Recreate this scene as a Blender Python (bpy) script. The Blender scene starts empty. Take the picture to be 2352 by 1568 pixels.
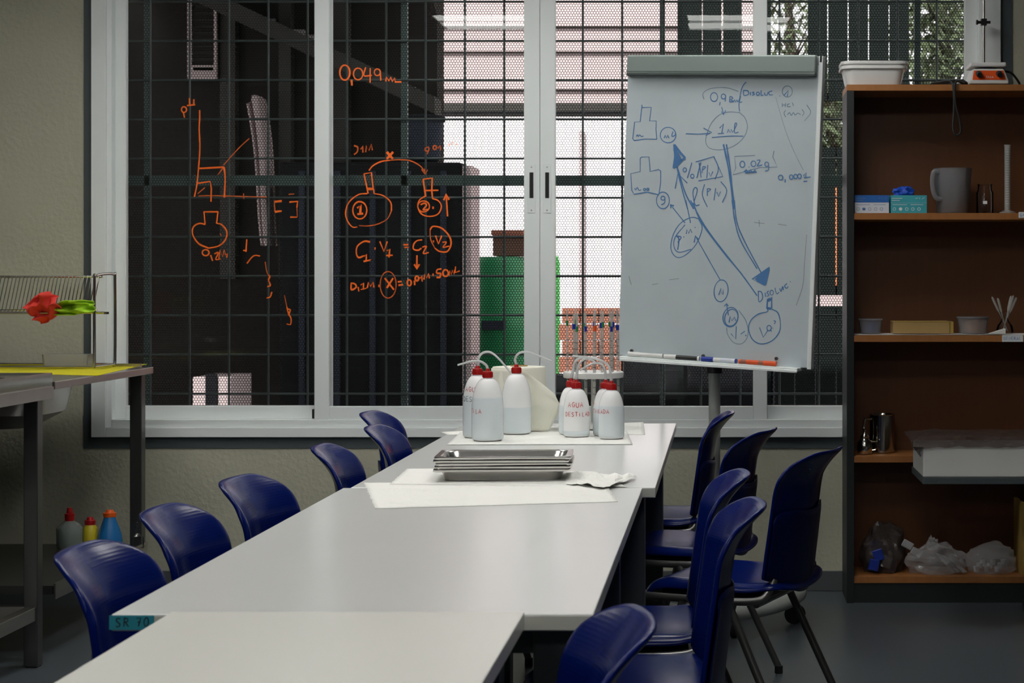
import bpy, bmesh, math, random
import numpy as np
from mathutils import Vector, Matrix, noise
random.seed(7)
scene = bpy.context.scene
COL = scene.collection
PI = math.pi
# ------------------------------------------------------------------ camera
H = 1.265            # camera height
F = 4000.0           # focal length in pixels (2352 px wide frame)
PX, PY = 1660.0, 645.0   # principal point (the photograph is an off-centre crop)
cam = bpy.data.cameras.new('camera'); camo = bpy.data.objects.new('camera', cam); COL.objects.link(camo)
camo.location = (0, 0, H); camo.rotation_euler = (PI/2, 0, 0)
cam.sensor_width = 36.0; cam.lens = F/2352*36
cam.shift_x = (1176-PX)/2352; cam.shift_y = -(784-PY)/2352
cam.clip_start = 0.05; cam.clip_end = 200
cam.dof.use_dof = True; cam.dof.focus_distance = 5.0; cam.dof.aperture_fstop = 11.0
scene.camera = camo
# ------------------------------------------------------------------ world: bright overcast sky
w = bpy.data.worlds.new('world'); scene.world = w; w.use_nodes = True
bg = w.node_tree.nodes['Background']
bg.inputs[0].default_value = (1.0, 0.93, 0.95, 1); bg.inputs[1].default_value = 2.2
sun = bpy.data.lights.new('sun', 'SUN'); sun.energy = 9.0; sun.angle = .02; sun.color = (1, .95, .93)
suno = bpy.data.objects.new('sun', sun); COL.objects.link(suno); suno.rotation_euler = (math.radians(42), 0, math.radians(-18))
scene.view_settings.view_transform = 'Standard'; scene.view_settings.look = 'None'
scene.view_settings.gamma = 1.0; scene.view_settings.use_curve_mapping = False
scene.view_settings.exposure = 0.0
TUBE = 14.0          # radiance of the ceiling light diffusers
WY = 7.117           # room side of the window wall
# ------------------------------------------------------------------ helpers
def P(x, y, Y): return Vector(((x-PX)*Y/F, Y, H-(y-PY)*Y/F))
def T(x, y, z):      # pixel -> point on the horizontal plane z
    Y = F*(H-z)/(y-PY); return Vector(((x-PX)*Y/F, Y, z))
def wx(x): return (x-PX)*WY/F
def wz(y): return H-(y-PY)*WY/F
def lin(c):
    if isinstance(c, str):
        c = [int(c[i:i+2], 16)/255 for i in (0, 2, 4)]
        c = [v/12.92 if v <= .04045 else ((v+.055)/1.055)**2.4 for v in c]
    return (*c[:3], 1)
MATS = {}
def mat(name, color, rough=.5, metal=0, spec=.5, bump=None, vary=None, emit=0, transp=0, trans=0, coat=0):
    """bump=(scale,strength[,detail]); vary=(scale,amount): noise over the base colour; transp: share of straight transparency"""
    m = bpy.data.materials.new(name); m.use_nodes = True; MATS[name] = m
    nt = m.node_tree; b = nt.nodes['Principled BSDF']; out = nt.nodes['Material Output']
    c = lin(color)
    b.inputs['Base Color'].default_value = c; b.inputs['Roughness'].default_value = rough
    b.inputs['Metallic'].default_value = metal; b.inputs['Specular IOR Level'].default_value = spec
    if coat: b.inputs['Coat Weight'].default_value = coat; b.inputs['Coat Roughness'].default_value = .12
    if trans: b.inputs['Transmission Weight'].default_value = trans
    if emit:
        b.inputs['Emission Color'].default_value = c; b.inputs['Emission Strength'].default_value = emit
    tc = nt.nodes.new('ShaderNodeTexCoord')
    if vary:
        n = nt.nodes.new('ShaderNodeTexNoise'); n.inputs['Scale'].default_value = vary[0]; n.inputs['Detail'].default_value = 5
        nt.links.new(tc.outputs['Object'], n.inputs['Vector'])
        mx = nt.nodes.new('ShaderNodeMixRGB'); mx.inputs[1].default_value = tuple(v*(1-vary[1]) for v in c[:3])+(1,)
        mx.inputs[2].default_value = tuple(min(1, v*(1+vary[1])) for v in c[:3])+(1,)
        nt.links.new(n.outputs['Fac'], mx.inputs[0]); nt.links.new(mx.outputs[0], b.inputs['Base Color'])
    if bump:
        n = nt.nodes.new('ShaderNodeTexNoise'); n.inputs['Scale'].default_value = bump[0]
        n.inputs['Detail'].default_value = bump[2] if len(bump) > 2 else 6
        nt.links.new(tc.outputs['Object'], n.inputs['Vector'])
        bp = nt.nodes.new('ShaderNodeBump'); bp.inputs['Strength'].default_value = bump[1]; bp.inputs['Distance'].default_value = .01
        nt.links.new(n.outputs['Fac'], bp.inputs['Height']); nt.links.new(bp.outputs[0], b.inputs['Normal'])
    if transp:
        t = nt.nodes.new('ShaderNodeBsdfTransparent'); mx = nt.nodes.new('ShaderNodeMixShader')
        mx.inputs[0].default_value = transp
        nt.links.new(b.outputs[0], mx.inputs[1]); nt.links.new(t.outputs[0], mx.inputs[2]); nt.links.new(mx.outputs[0], out.inputs[0])
    return m
def ribbed(name, color, axis, pitch, rough=.3):
    m = mat(name, color, rough, spec=.14); nt = m.node_tree; b = nt.nodes['Principled BSDF']
    tc = nt.nodes.new('ShaderNodeTexCoord'); wv = nt.nodes.new('ShaderNodeTexWave')
    wv.bands_direction = axis; wv.inputs['Scale'].default_value = 2*PI/20/pitch; wv.inputs['Distortion'].default_value = 0
    bp = nt.nodes.new('ShaderNodeBump'); bp.inputs['Strength'].default_value = .15; bp.inputs['Distance'].default_value = .0005
    nt.links.new(tc.outputs['Object'], wv.inputs['Vector']); nt.links.new(wv.outputs['Fac'], bp.inputs['Height'])
    nt.links.new(bp.outputs[0], b.inputs['Normal']); return m
def glassmat(name, tint, fres=1.45, gl=1.0):
    m = bpy.data.materials.new(name); m.use_nodes = True; MATS[name] = m
    nt = m.node_tree; nt.nodes.remove(nt.nodes['Principled BSDF']); out = nt.nodes['Material Output']
    t = nt.nodes.new('ShaderNodeBsdfTransparent'); t.inputs[0].default_value = (*tint, 1)
    g = nt.nodes.new('ShaderNodeBsdfGlossy'); g.inputs['Roughness'].default_value = 0.0 if gl == 1 else .12
    f = nt.nodes.new('ShaderNodeFresnel'); f.inputs[0].default_value = fres
    mx = nt.nodes.new('ShaderNodeMixShader')
    nt.links.new(f.outputs[0], mx.inputs[0]); nt.links.new(t.outputs[0], mx.inputs[1]); nt.links.new(g.outputs[0], mx.inputs[2])
    nt.links.new(mx.outputs[0], out.inputs[0]); return m
def milky(name, color, clear, glow=.5, rough=.25):
    m = bpy.data.materials.new(name); m.use_nodes = True; MATS[name] = m
    nt = m.node_tree; nt.nodes.remove(nt.nodes['Principled BSDF']); out = nt.nodes['Material Output']; N = nt.nodes.new
    d = N('ShaderNodeBsdfDiffuse'); t = N('ShaderNodeBsdfTranslucent'); g = N('ShaderNodeBsdfGlossy'); c = N('ShaderNodeBsdfTransparent'); f = N('ShaderNodeFresnel')
    for q in (d, t): q.inputs['Color'].default_value = lin(color)
    g.inputs['Roughness'].default_value = rough; f.inputs[0].default_value = 1.4
    m1, m2, m3 = N('ShaderNodeMixShader'), N('ShaderNodeMixShader'), N('ShaderNodeMixShader')
    m1.inputs[0].default_value = glow; m2.inputs[0].default_value = clear; L = nt.links.new
    L(d.outputs[0], m1.inputs[1]); L(t.outputs[0], m1.inputs[2]); L(m1.outputs[0], m2.inputs[1]); L(c.outputs[0], m2.inputs[2])
    L(f.outputs[0], m3.inputs[0]); L(m2.outputs[0], m3.inputs[1]); L(g.outputs[0], m3.inputs[2]); L(m3.outputs[0], out.inputs[0]); return m
def woodmat(name, c1, c2, scale=3.0, rough=.45):
    m = mat(name, c1, rough); nt = m.node_tree; b = nt.nodes['Principled BSDF']
    tc = nt.nodes.new('ShaderNodeTexCoord'); mp = nt.nodes.new('ShaderNodeMapping'); mp.inputs['Scale'].default_value = (14, 14, 1.2)
    n = nt.nodes.new('ShaderNodeTexNoise'); n.inputs['Scale'].default_value = scale; n.inputs['Detail'].default_value = 6
    mx = nt.nodes.new('ShaderNodeMixRGB'); mx.inputs[1].default_value = lin(c1); mx.inputs[2].default_value = lin(c2)
    nt.links.new(tc.outputs['Object'], mp.inputs[0]); nt.links.new(mp.outputs[0], n.inputs['Vector'])
    nt.links.new(n.outputs['Fac'], mx.inputs[0]); nt.links.new(mx.outputs[0], b.inputs['Base Color']); return m

class MB:
    """collects shapes, links them as one mesh object"""
    def __init__(s): s.v = []; s.f = []
    def add(s, v, f):
        o = len(s.v); s.v += [tuple(p) for p in v]; s.f += [tuple(i+o for i in q) for q in f]; return s
    def box(s, x0, x1, y0, y1, z0, z1):
        return s.add([(x0,y0,z0),(x1,y0,z0),(x1,y1,z0),(x0,y1,z0),(x0,y0,z1),(x1,y0,z1),(x1,y1,z1),(x0,y1,z1)],
                     [(0,3,2,1),(4,5,6,7),(0,1,5,4),(1,2,6,5),(2,3,7,6),(3,0,4,7)])
    def tube(s, pts, r, n=8, ry=None, closed=False, caps=True):
        pts = [Vector(p) for p in pts]; N = len(pts); rings = []; prev = None
        for i, p in enumerate(pts):
            a = pts[(i-1) % N] if closed or i > 0 else p; c = pts[(i+1) % N] if closed or i < N-1 else p
            t = (c-a).normalized()
            if prev is None:
                ref = Vector((0,0,1)) if abs(t.z) < .9 else Vector((0,1,0)); u = t.cross(ref).normalized()
            else:
                u = (prev - t*prev.dot(t)).normalized()
            prev = u; vv = t.cross(u)
            rr = r[i] if isinstance(r, (list, tuple)) else r
            r2 = ry if ry else rr
            rings.append([p + u*math.cos(2*PI*k/n)*rr + vv*math.sin(2*PI*k/n)*r2 for k in range(n)])
        V = [q for ring in rings for q in ring]; Fc = []
        for i in range(N if closed else N-1):
            j = (i+1) % N
            for k in range(n): Fc.append((i*n+k, i*n+(k+1) % n, j*n+(k+1) % n, j*n+k))
        if not closed and caps:
            Fc.append(tuple(range(n))[::-1]); Fc.append(tuple((N-1)*n+k for k in range(n)))
        return s.add(V, Fc)
    def lathe(s, prof, c=(0,0,0), n=24):
        V = []; Fc = []
        for r, z in prof:
            for k in range(n): V.append((c[0]+r*math.cos(2*PI*k/n), c[1]+r*math.sin(2*PI*k/n), c[2]+z))
        for i in range(len(prof)-1):
            for k in range(n): Fc.append((i*n+k, i*n+(k+1) % n, (i+1)*n+(k+1) % n, (i+1)*n+k))
        if prof[0][0] > 1e-5: Fc.append(tuple(range(n))[::-1])
        if prof[-1][0] > 1e-5: Fc.append(tuple((len(prof)-1)*n+k for k in range(n)))
        return s.add(V, Fc)
    def loft(s, rings, cap0=True, cap1=True):
        n = len(rings[0]); V = [p for r in rings for p in r]; Fc = []
        for i in range(len(rings)-1):
            for k in range(n): Fc.append((i*n+k, i*n+(k+1) % n, (i+1)*n+(k+1) % n, (i+1)*n+k))
        if cap0: Fc.append(tuple(range(n))[::-1])
        if cap1: Fc.append(tuple((len(rings)-1)*n+k for k in range(n)))
        return s.add(V, Fc)
    def grid(s, fn, nu, nv):
        V = [fn(i/nu, j/nv) for j in range(nv+1) for i in range(nu+1)]
        Fc = [(j*(nu+1)+i, j*(nu+1)+i+1, (j+1)*(nu+1)+i+1, (j+1)*(nu+1)+i) for j in range(nv) for i in range(nu)]
        return s.add(V, Fc)
    def build(s, name, m, parent=None, smooth=False, bevel=0, solid=0, sub=0, recalc=True, offset=-1):
        V = np.array([tuple(v) for v in s.v], dtype=float)
        lo, hi = V.min(0), V.max(0); c = Vector(((lo[0]+hi[0])/2, (lo[1]+hi[1])/2, lo[2]))
        me = bpy.data.meshes.new(name); me.from_pydata([tuple(Vector(v)-c) for v in s.v], [], s.f)
        bm = bmesh.new(); bm.from_mesh(me)
        if recalc: bmesh.ops.recalc_face_normals(bm, faces=bm.faces)
        if bevel: bmesh.ops.bevel(bm, geom=[e for e in bm.edges], offset=bevel, segments=2, affect='EDGES', profile=.5)
        if smooth:
            for f in bm.faces: f.smooth = True
            for e in bm.edges:
                if len(e.link_faces) == 2 and e.calc_face_angle(0) > .75: e.smooth = False
        bm.to_mesh(me); bm.free(); me.update()
        me.materials.append(MATS[m] if isinstance(m, str) else m)
        o = bpy.data.objects.new(name, me); COL.objects.link(o); o.location = c
        if solid:
            md = o.modifiers.new('solid', 'SOLIDIFY'); md.thickness = solid; md.offset = offset
        if sub:
            md = o.modifiers.new('sub', 'SUBSURF'); md.levels = sub; md.render_levels = sub
        if parent: attach(o, parent)
        return o
def wm(o):
    return (wm(o.parent) @ o.matrix_parent_inverse if o.parent else Matrix()) @ o.matrix_basis
def attach(o, parent):
    o.parent = parent; o.matrix_parent_inverse = wm(parent).inverted()
def tag(o, label, cat, group=None):
    o['label'] = label; o['category'] = cat
    if group: o['group'] = group
    return o
def thing(name, label, cat, loc=(0,0,0), group=None):
    o = bpy.data.objects.new(name, None); COL.objects.link(o); o.location = loc; o.empty_display_size = .1
    return tag(o, label, cat, group)
def struct(o): o['kind'] = 'structure'; return o
def sempty(name, loc=(0,0,0)):
    o = bpy.data.objects.new(name, None); COL.objects.link(o); o.location = loc; return struct(o)
def box(name, x0, x1, y0, y1, z0, z1, m, parent=None, bevel=0):
    return MB().box(min(x0,x1), max(x0,x1), min(y0,y1), max(y0,y1), min(z0,z1), max(z0,z1)).build(name, m, parent, bevel=bevel)
def shared(o, loc, parent=None):
    """another piece with the same mesh, at loc (world)"""
    c = o.copy(); COL.objects.link(c); c.parent = None; c.matrix_parent_inverse = Matrix(); c.location = loc
    if parent: attach(c, parent)
    return c
def dup(root, loc=None, rz=None, label=None):
    r = root.copy(); COL.objects.link(r)
    if loc is not None: r.location = loc
    if rz is not None: r.rotation_euler = (0, 0, rz)
    if label: r['label'] = label
    def rec(src, dst):
        for ch in list(src.children):
            c = ch.copy(); COL.objects.link(c); c.parent = dst; c.matrix_parent_inverse = ch.matrix_parent_inverse.copy()
            rec(ch, c)
    rec(root, r); return r
def cr(pts, n=6, closed=False):
    pts = [Vector(p) for p in pts]; N = len(pts); out = []
    if N < 3: return pts
    for i in range(N if closed else N-1):
        p0 = pts[(i-1) % N] if closed or i > 0 else pts[0]*2-pts[1]
        p1 = pts[i]; p2 = pts[(i+1) % N]
        p3 = pts[(i+2) % N] if closed or i < N-2 else pts[-1]*2-pts[-2]
        for k in range(n):
            t = k/n
            out.append(.5*((2*p1)+(p2-p0)*t+(2*p0-5*p1+4*p2-p3)*t*t+(3*p1-p0-3*p2+p3)*t**3))
    if not closed: out.append(pts[-1])
    return out
def ell(cx, cy, rx, ry, n=14, rot=0, gap=0):
    R = []
    for k in range(n+1):
        a = 2*PI*k/n*(1-gap)-1.4; x, y = rx*math.cos(a), ry*math.sin(a)
        R.append((cx+x*math.cos(rot)-y*math.sin(rot), cy+x*math.sin(rot)+y*math.cos(rot)))
    return R
def dot(x, y, r=4): return [(x-r, y), (x+r, y)]
def strokes(name, lines, mp, width, m, parent, lift=.0006, curve=True):
    """ink lines: flat ribbons laid on a surface. mp(x,y)->(point, normal)"""
    mb = MB()
    for li, ln in enumerate(lines):
        wd = width
        if isinstance(ln, dict): wd = width*ln['w']; crv = ln.get('c', curve); ln = ln['p']
        else: crv = curve
        pts2 = [Vector((p[0], p[1], 0)) for p in ln]
        if crv and len(pts2) > 2: pts2 = cr(pts2, 4)
        pp = [mp(p.x, p.y) for p in pts2]
        L = []; Rr = []
        for i, (p, n) in enumerate(pp):
            a = pp[max(0, i-1)][0]; b = pp[min(len(pp)-1, i+1)][0]
            t = (b-a)
            if t.length < 1e-7: t = Vector((1,0,0))
            sd = n.cross(t.normalized()).normalized()*wd*(.85+.3*noise.noise(p*30))*.5
            q = p+n*(lift+li*1e-5); L.append(q+sd); Rr.append(q-sd)
        k = len(L); mb.add(L+Rr, [(i, i+1, k+i+1, k+i) for i in range(k-1)])
    return mb.build(name, m, parent, recalc=False)
FONT = {  # handwriting strokes in a unit cell, y up
 'A': [[(0,0),(.45,1),(.85,0)],[(.15,.38),(.7,.38)]], 'G': [[(.8,.85),(.4,1),(.05,.5),(.4,0),(.8,.15),(.8,.45),(.5,.45)]],
 'U': [[(0,1),(.05,.2),(.4,0),(.75,.2),(.8,1)]], 'D': [[(.05,0),(.05,1)],[(.05,1),(.6,.85),(.8,.45),(.5,.05),(.05,0)]],
 'E': [[(.75,1),(.05,1),(.05,0),(.75,0)],[(.05,.5),(.6,.5)]], 'S': [[(.75,.9),(.35,1),(.1,.75),(.4,.52),(.7,.28),(.4,0),(.05,.1)]],
 'T': [[(0,1),(.8,1)],[(.4,1),(.4,0)]], 'I': [[(.3,.75),(.3,0)],[(.27,.95),(.34,.98)]], 'L': [[(.1,1),(.1,0),(.7,.05)]],
 'O': [[(.4,1),(.05,.6),(.15,.1),(.5,0),(.8,.4),(.7,.9),(.4,1)]], 'R': [[(.05,0),(.1,1)],[(.1,1),(.65,.9),(.65,.6),(.1,.5)],[(.3,.5),(.75,0)]],
 '7': [[(.05,.95),(.75,1),(.35,0)],[(.2,.5),(.7,.5)]], '0': [[(.4,1),(.05,.6),(.15,.1),(.5,0),(.8,.4),(.7,.9),(.4,1)]],
 'N': [[(.05,0),(.05,1),(.7,0),(.75,1)]], ' ': [] }
def write(text, x, y, h, wd, jit=0.0):
    out = []
    for i, ch in enumerate(text):
        dy = math.sin(i*2.3)*jit
        for st in FONT[ch]: out.append({'p': [(x+px*wd*.8, y+dy+py*h) for px, py in st], 'w': 1, 'c': ch in 'GUDSO0'})
        x += wd
    return out
def rr(w_, d, r, n=5):
    R = []
    for cx, cy, a0 in ((w_/2-r, d/2-r, 0), (-w_/2+r, d/2-r, PI/2), (-w_/2+r, -d/2+r, PI), (w_/2-r, -d/2+r, 1.5*PI)):
        for k in range(n+1):
            a = a0+PI/2*k/n; R.append((cx+r*math.cos(a), cy+r*math.sin(a)))
    return R
def lerp(a, b, t): return a+(b-a)*t
# ------------------------------------------------------------------ materials
mat('plaster', (.44,.435,.34), .85, bump=(55, .3, 9), vary=(2.2, .10))
mat('room_paint', (.075,.075,.065), .8, bump=(40, .2))
mat('ceiling_paint', (.30,.30,.28), .85)
mat('band_paint', (.062,.078,.085), .6, bump=(30, .25))
mat('floor_resin', (.078,.092,.105), .28, vary=(3, .15), bump=(6, .03))
mat('skirting', (.085,.095,.10), .4, vary=(4, .1))
mat('frame_white', (.80,.845,.845), .35)
mat('laminate', (.70,.715,.70), .22, vary=(1.5, .03))
mat('laminate_warm', (.70,.70,.65), .30, vary=(1.5, .03))
mat('laminate_edge', (.55,.555,.50), .5)
mat('table_steel', (.075,.082,.085), .4, metal=.3)
ribbed('chair_blue_back', (.0016,.0085,.098), 'Z', .0060, .22)
ribbed('chair_blue_seat', (.0016,.0085,.098), 'Y', .0060, .22)
mat('chair_blue', (.0012,.005,.06), .34, spec=.14)
mat('chair_frame', (.16,.16,.155), .35, metal=.75)
mat('rubber', (.012,.012,.012), .6)
mat('black_plastic', (.01,.01,.011), .4)
mat('steel', (.48,.46,.44), .28, metal=1, vary=(9, .12), bump=(60, .05))
mat('tray_steel', (.55,.54,.52), .22, metal=1, vary=(14, .15))
mat('steel_dark', (.12,.12,.12), .35, metal=.9)
mat('chrome', (.55,.53,.48), .15, metal=1)
mat('paper', (.86,.86,.82), .9, bump=(60, .25))
mat('roll_paper', (.80,.79,.68), .9, bump=(25, .15))
milky('bottle_pe', (.99,.995,.995), .08, .03)
milky('water', (.82,.895,.925), .08, .03, .2)
mat('cap_red', (.42,.008,.008), .35)
milky('tube_pe', (.93,.95,.95), .2, .5)
mat('ink_red', (.55,.03,.04), .6)
mat('ink_black', (.012,.014,.014), .6)
mat('ink_orange', (1.0,.155,.004), .6)
mat('ink_orange_pale', (.85,.14,.01), .7, transp=.25)
mat('ink_blue', (.065,.19,.42), .6)
mat('ink_blue_pale', (.20,.31,.45), .7, transp=.3)
mat('ink_grey', (.20,.23,.30), .7, transp=.6)
mat('board_white', (.51,.575,.61), .35, vary=(4, .12), spec=.4)
mat('board_grey', (.22,.265,.25), .35)
mat('board_grey_dark', (.06,.08,.075), .4)
mat('pole_grey', (.36,.38,.36), .35)
mat('white_plastic', (.72,.72,.70), .35)
mat('orange_plastic', (.75,.09,.012), .4)
mat('blue_plastic', (.01,.035,.30), .35)
mat('green_plastic', (.03,.22,.07), .4)
mat('pipette_glass', (.55,.55,.52), .12, transp=.55)
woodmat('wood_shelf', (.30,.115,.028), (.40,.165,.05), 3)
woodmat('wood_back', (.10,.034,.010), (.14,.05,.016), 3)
mat('shelf_side', (.012,.016,.018), .5)
mat('sticker_teal', (.02,.25,.33), .5)
mat('sticker_white', (.75,.78,.80), .6)
mat('box_blue', (.015,.12,.42), .5); mat('box_teal', (.05,.40,.47), .5); mat('box_white', (.62,.66,.74), .5)
mat('glove_blue', (.01,.07,.50), .5, bump=(30, .6))
milky('jug_pp', (.50,.50,.53), .5, .4)
milky('tub_pp', (.6,.6,.62), .6, .4)
mat('kraft', (.40,.26,.10), .85, vary=(20, .1)); mat('kraft_yellow', (.45,.30,.07), .8)
mat('peach', (.62,.33,.20), .7)
mat('plastic_film', (.62,.62,.63), .12, transp=.66, spec=1.0)
mat('film_dark', (.075,.06,.055), .10, transp=.2)
mat('silver_pack', (.45,.45,.46), .25, transp=.2)
mat('cloth_yellow', (.62,.56,.004), .85, bump=(120, .3))
mat('cloth_red', (.72,.05,.035), .9, bump=(120, .3)); mat('cloth_green', (.36,.62,.02), .9, bump=(120, .3))
mat('bottle_clear', (.35,.4,.38), .15, transp=.5); mat('soap_green', (.02,.06,.02), .3)
mat('bottle_yellow', (.55,.45,.02), .4); mat('bottle_blue', (.015,.16,.42), .35); mat('cap_orange', (.8,.12,.01), .4)
mat('carton_white', (.70,.70,.68), .7, vary=(5, .08))
glassmat('window_glass', (.92,.95,.94), 1.30)
glassmat('lab_glass', (.97,.975,.975), 1.25)
mat('grille_steel', (.055,.072,.072), .5); mat('grille_bar_paint', (.16,.22,.22), .5)
mat('mesh_steel', (.030,.032,.030), .8, spec=.1)
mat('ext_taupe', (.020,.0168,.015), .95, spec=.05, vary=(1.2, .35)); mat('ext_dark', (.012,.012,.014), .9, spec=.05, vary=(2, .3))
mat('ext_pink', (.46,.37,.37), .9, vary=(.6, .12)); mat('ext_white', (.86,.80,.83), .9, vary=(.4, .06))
mat('ext_grey', (.055,.052,.048), .9, spec=.05); mat('ext_ground', (.12,.11,.105), .9, vary=(1, .2))
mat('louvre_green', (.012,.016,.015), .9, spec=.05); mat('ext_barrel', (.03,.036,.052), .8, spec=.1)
mat('ext_green', (.01,.20,.07), .45); mat('ext_green_light', (.06,.52,.09), .45)
mat('ext_brick', (.34,.13,.085), .85, vary=(3, .2)); mat('ext_brown', (.16,.085,.06), .8)
mat('leaf', (.055,.075,.03), .6); mat('bark', (.06,.045,.035), .9); mat('ext_orange', (.75,.20,.07), .8)
mat('tube_lamp', (1,.985,.95), .5, emit=TUBE)
mat('lamp_housing', (.75,.75,.74), .5)
# ------------------------------------------------------------------ room shell
RX0, RX1, RY0, CZ = -3.0, 3.6, -2.6, 2.85
struct(box('floor', RX0-.2, RX1+.2, RY0-.2, WY+.25, -.1, 0, 'floor_resin'))
struct(box('ceiling', RX0-.2, RX1+.2, RY0-.2, WY+.25, CZ, CZ+.1, 'ceiling_paint'))
struct(box('wall_left', RX0-.2, RX0, RY0, WY, 0, CZ, 'room_paint'))
struct(box('wall_right', RX1, RX1+.2, RY0, WY, 0, CZ, 'room_paint'))
struct(box('wall_front', RX0-.2, RX1+.2, RY0-.2, RY0, 0, CZ, 'room_paint'))
OX0, OX1, OZ0, OZ1 = wx(213), wx(2297), wz(1003), 2.62      # window opening
wb = MB()
wb.box(RX0-.2, OX0, WY, WY+.25, 0, CZ); wb.box(OX1, RX1+.2, WY, WY+.25, 0, CZ)
wb.box(OX0, OX1, WY, WY+.25, 0, OZ0); wb.box(OX0, OX1, WY, WY+.25, OZ1, CZ)
struct(wb.build('wall_back', 'plaster'))
tr = sempty('trim_1', (wx(1200), WY, OZ0))                   # painted grey band round the window
box('band', wx(193), OX1+.05, WY-.004, WY-.0005, wz(1029), OZ0, 'band_paint', tr)
box('band', wx(193), OX0, WY-.004, WY-.0005, OZ0, OZ1+.03, 'band_paint', tr)
box('band', OX1, OX1+.05, WY-.004, WY-.0005, OZ0, OZ1+.03, 'band_paint', tr)
bb = sempty('baseboard_back', (0, WY, 0))
tile = None
tx = RX0+.003
while tx < RX1-.3:                                           # skirting tiles with thin joints
    if tile is None: tile = box('skirting_tile', tx, tx+.330, WY-.012, WY-.0005, 0.001, .082, 'skirting', bb, bevel=.0015)
    else: shared(tile, Vector((tx+.165, WY-.00625, .001)), bb)
    tx += .334
# ------------------------------------------------------------------ window
win = sempty('window_1', (wx(1200), WY, OZ0))
def ring(mb, x0, x1, z0, z1, y0, y1, l, r, b, t):
    mb.box(x0, x0+l, y0, y1, z0, z1); mb.box(x1-r, x1, y0, y1, z0, z1)
    mb.box(x0+l, x1-r, y0, y1, z0, z0+b); mb.box(x0+l, x1-r, y0, y1, z1-t, z1)
px = WY/F
fm = MB(); ring(fm, OX0, OX1, OZ0, OZ1, WY-.02, WY+.12, 33*px, 40*px, 22*px, .05)
ring(fm, OX0+33*px, OX1-40*px, OZ0+22*px, OZ1-.05, WY-.008, WY+.12, 12*px, 10*px, 18*px, .02)
fm.build('window_frame', 'frame_white', win, bevel=.002)
def sash(xa, xb, ya, yb, ls, rs, handle=None, ink=None):
    z0, z1 = wz(963), OZ1-.06
    m = MB(); ring(m, wx(xa), wx(xb), z0, z1, ya, yb, ls*px, rs*px, 30*px, .06)
    s = m.build('sash', 'frame_white', win, bevel=.0025)
    g = box('glass', wx(xa)+ls*px, wx(xb)-rs*px, (ya+yb)/2-.002, (ya+yb)/2+.002, z0+30*px, z1-.06, 'window_glass', s)
    if handle:
        p = box('handle', wx(handle-9), wx(handle+9), ya-.003, ya, wz(489), wz(377), 'frame_white', s, bevel=.001)
        box('handle_slot', wx(handle-4.5), wx(handle+4.5), ya-.004, ya-.002, wz(455), wz(396), 'black_plastic', s)
        for yy in (384, 483):
            MB().tube([(wx(handle), ya-.0045, wz(yy)), (wx(handle), ya-.0025, wz(yy))], .0032, 10).build('screw', 'steel', s)
    return s, (ya+yb)/2-.002
sA, gA = sash(246, 757, WY+.035, WY+.068, 36, 35)
sB, gB = sash(722, 1239.5, WY-.002, WY+.030, 34, 36, 1221)
sC, gC = sash(1240.5, 1762, WY-.002, WY+.030, 35, 32, 1257)
sD, gD = sash(1730, 2257, WY+.035, WY+.068, 32, 38)
box('rubber_buffer', wx(716), wx(721.5), WY+.005, WY+.034, wz(961), wz(940), 'rubber', sA)
# orange marker writing on the panes
def glassmap(ox, oy, sc, Yg):
    return lambda x, y: (P(ox+x*sc, oy+y*sc, Yg), Vector((0,-1,0)))
c6 = [ell(373,187,15,17), [(370,205),(376,236)], [(405,118),(408,162)], [(432,125),(432,160)], [(390,163),(440,158)],
 [(467,190),(467,250)], [(467,240),(464,300),(468,420),(460,540),(450,640),(435,710)], {'p':[(465,540),(610,532)],'w':1.2}, {'p':[(612,530),(620,600),(615,715)],'w':1.1},
 {'p':[(450,630),(530,618),(537,660),(535,740)],'w':1.1,'c':False}, {'p':[(490,800),(577,800)],'w':1.1}, [(577,798),(568,870)], [(492,798),(500,875)],
 [(568,868),(600,878),(630,920),(620,970),(580,1005),(520,1018)], {'p':[(520,1018),(460,990),(425,935),(430,890),(465,870),(502,876)],'w':1.15},
 ell(503,1045,20,18), [(533,1060),(545,1095)], [(555,1052),(580,1045),(563,1085),(592,1082)], {'p':[(582,1078),(590,1030),(605,1070),(615,1028),(622,1060),(632,1050),(630,1075)],'w':1,'c':False},
 {'p':[(915,740),(960,735)],'w':1.6}, {'p':[(918,800),(960,795)],'w':1.4}, {'p':[(1005,742),(1055,738),(1050,775)],'w':1.2,'c':False}, [(1010,832),(1052,832)],
 [(750,965),(745,1040)], [(728,1032),(750,1032)], [(750,1110),(790,1065),(830,1065)], {'p':[(880,1180),(888,1190),(880,1210),(892,1240),(872,1250)],'w':1}, [(900,1280),(890,1310),(868,1318)],
 [(990,1370),(1000,1410),(1015,1440),(1012,1475),(988,1472)], [(990,1382),(1010,1388),(1000,1422)]]
strokes('handwriting', c6, glassmap(280,180,.38278,gA), .0066, 'ink_orange', sA)
c6p = [[(610,520),(700,420),(765,360)], [(575,580),(612,530)], [(460,705),(540,703),(730,708),(870,712)], [(455,692),(498,655)], [(1000,695),(1035,693)], [(915,745),(918,800)],
 [(730,690),(732,725)], [(860,1100),(870,1160),(885,1185)], [(975,1300),(990,1370)], [(590,930),(595,945)], [(1050,775),(1052,830)]]
strokes('handwriting', c6p, glassmap(280,180,.38278,gA), .0048, 'ink_orange_pale', sA)
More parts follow.
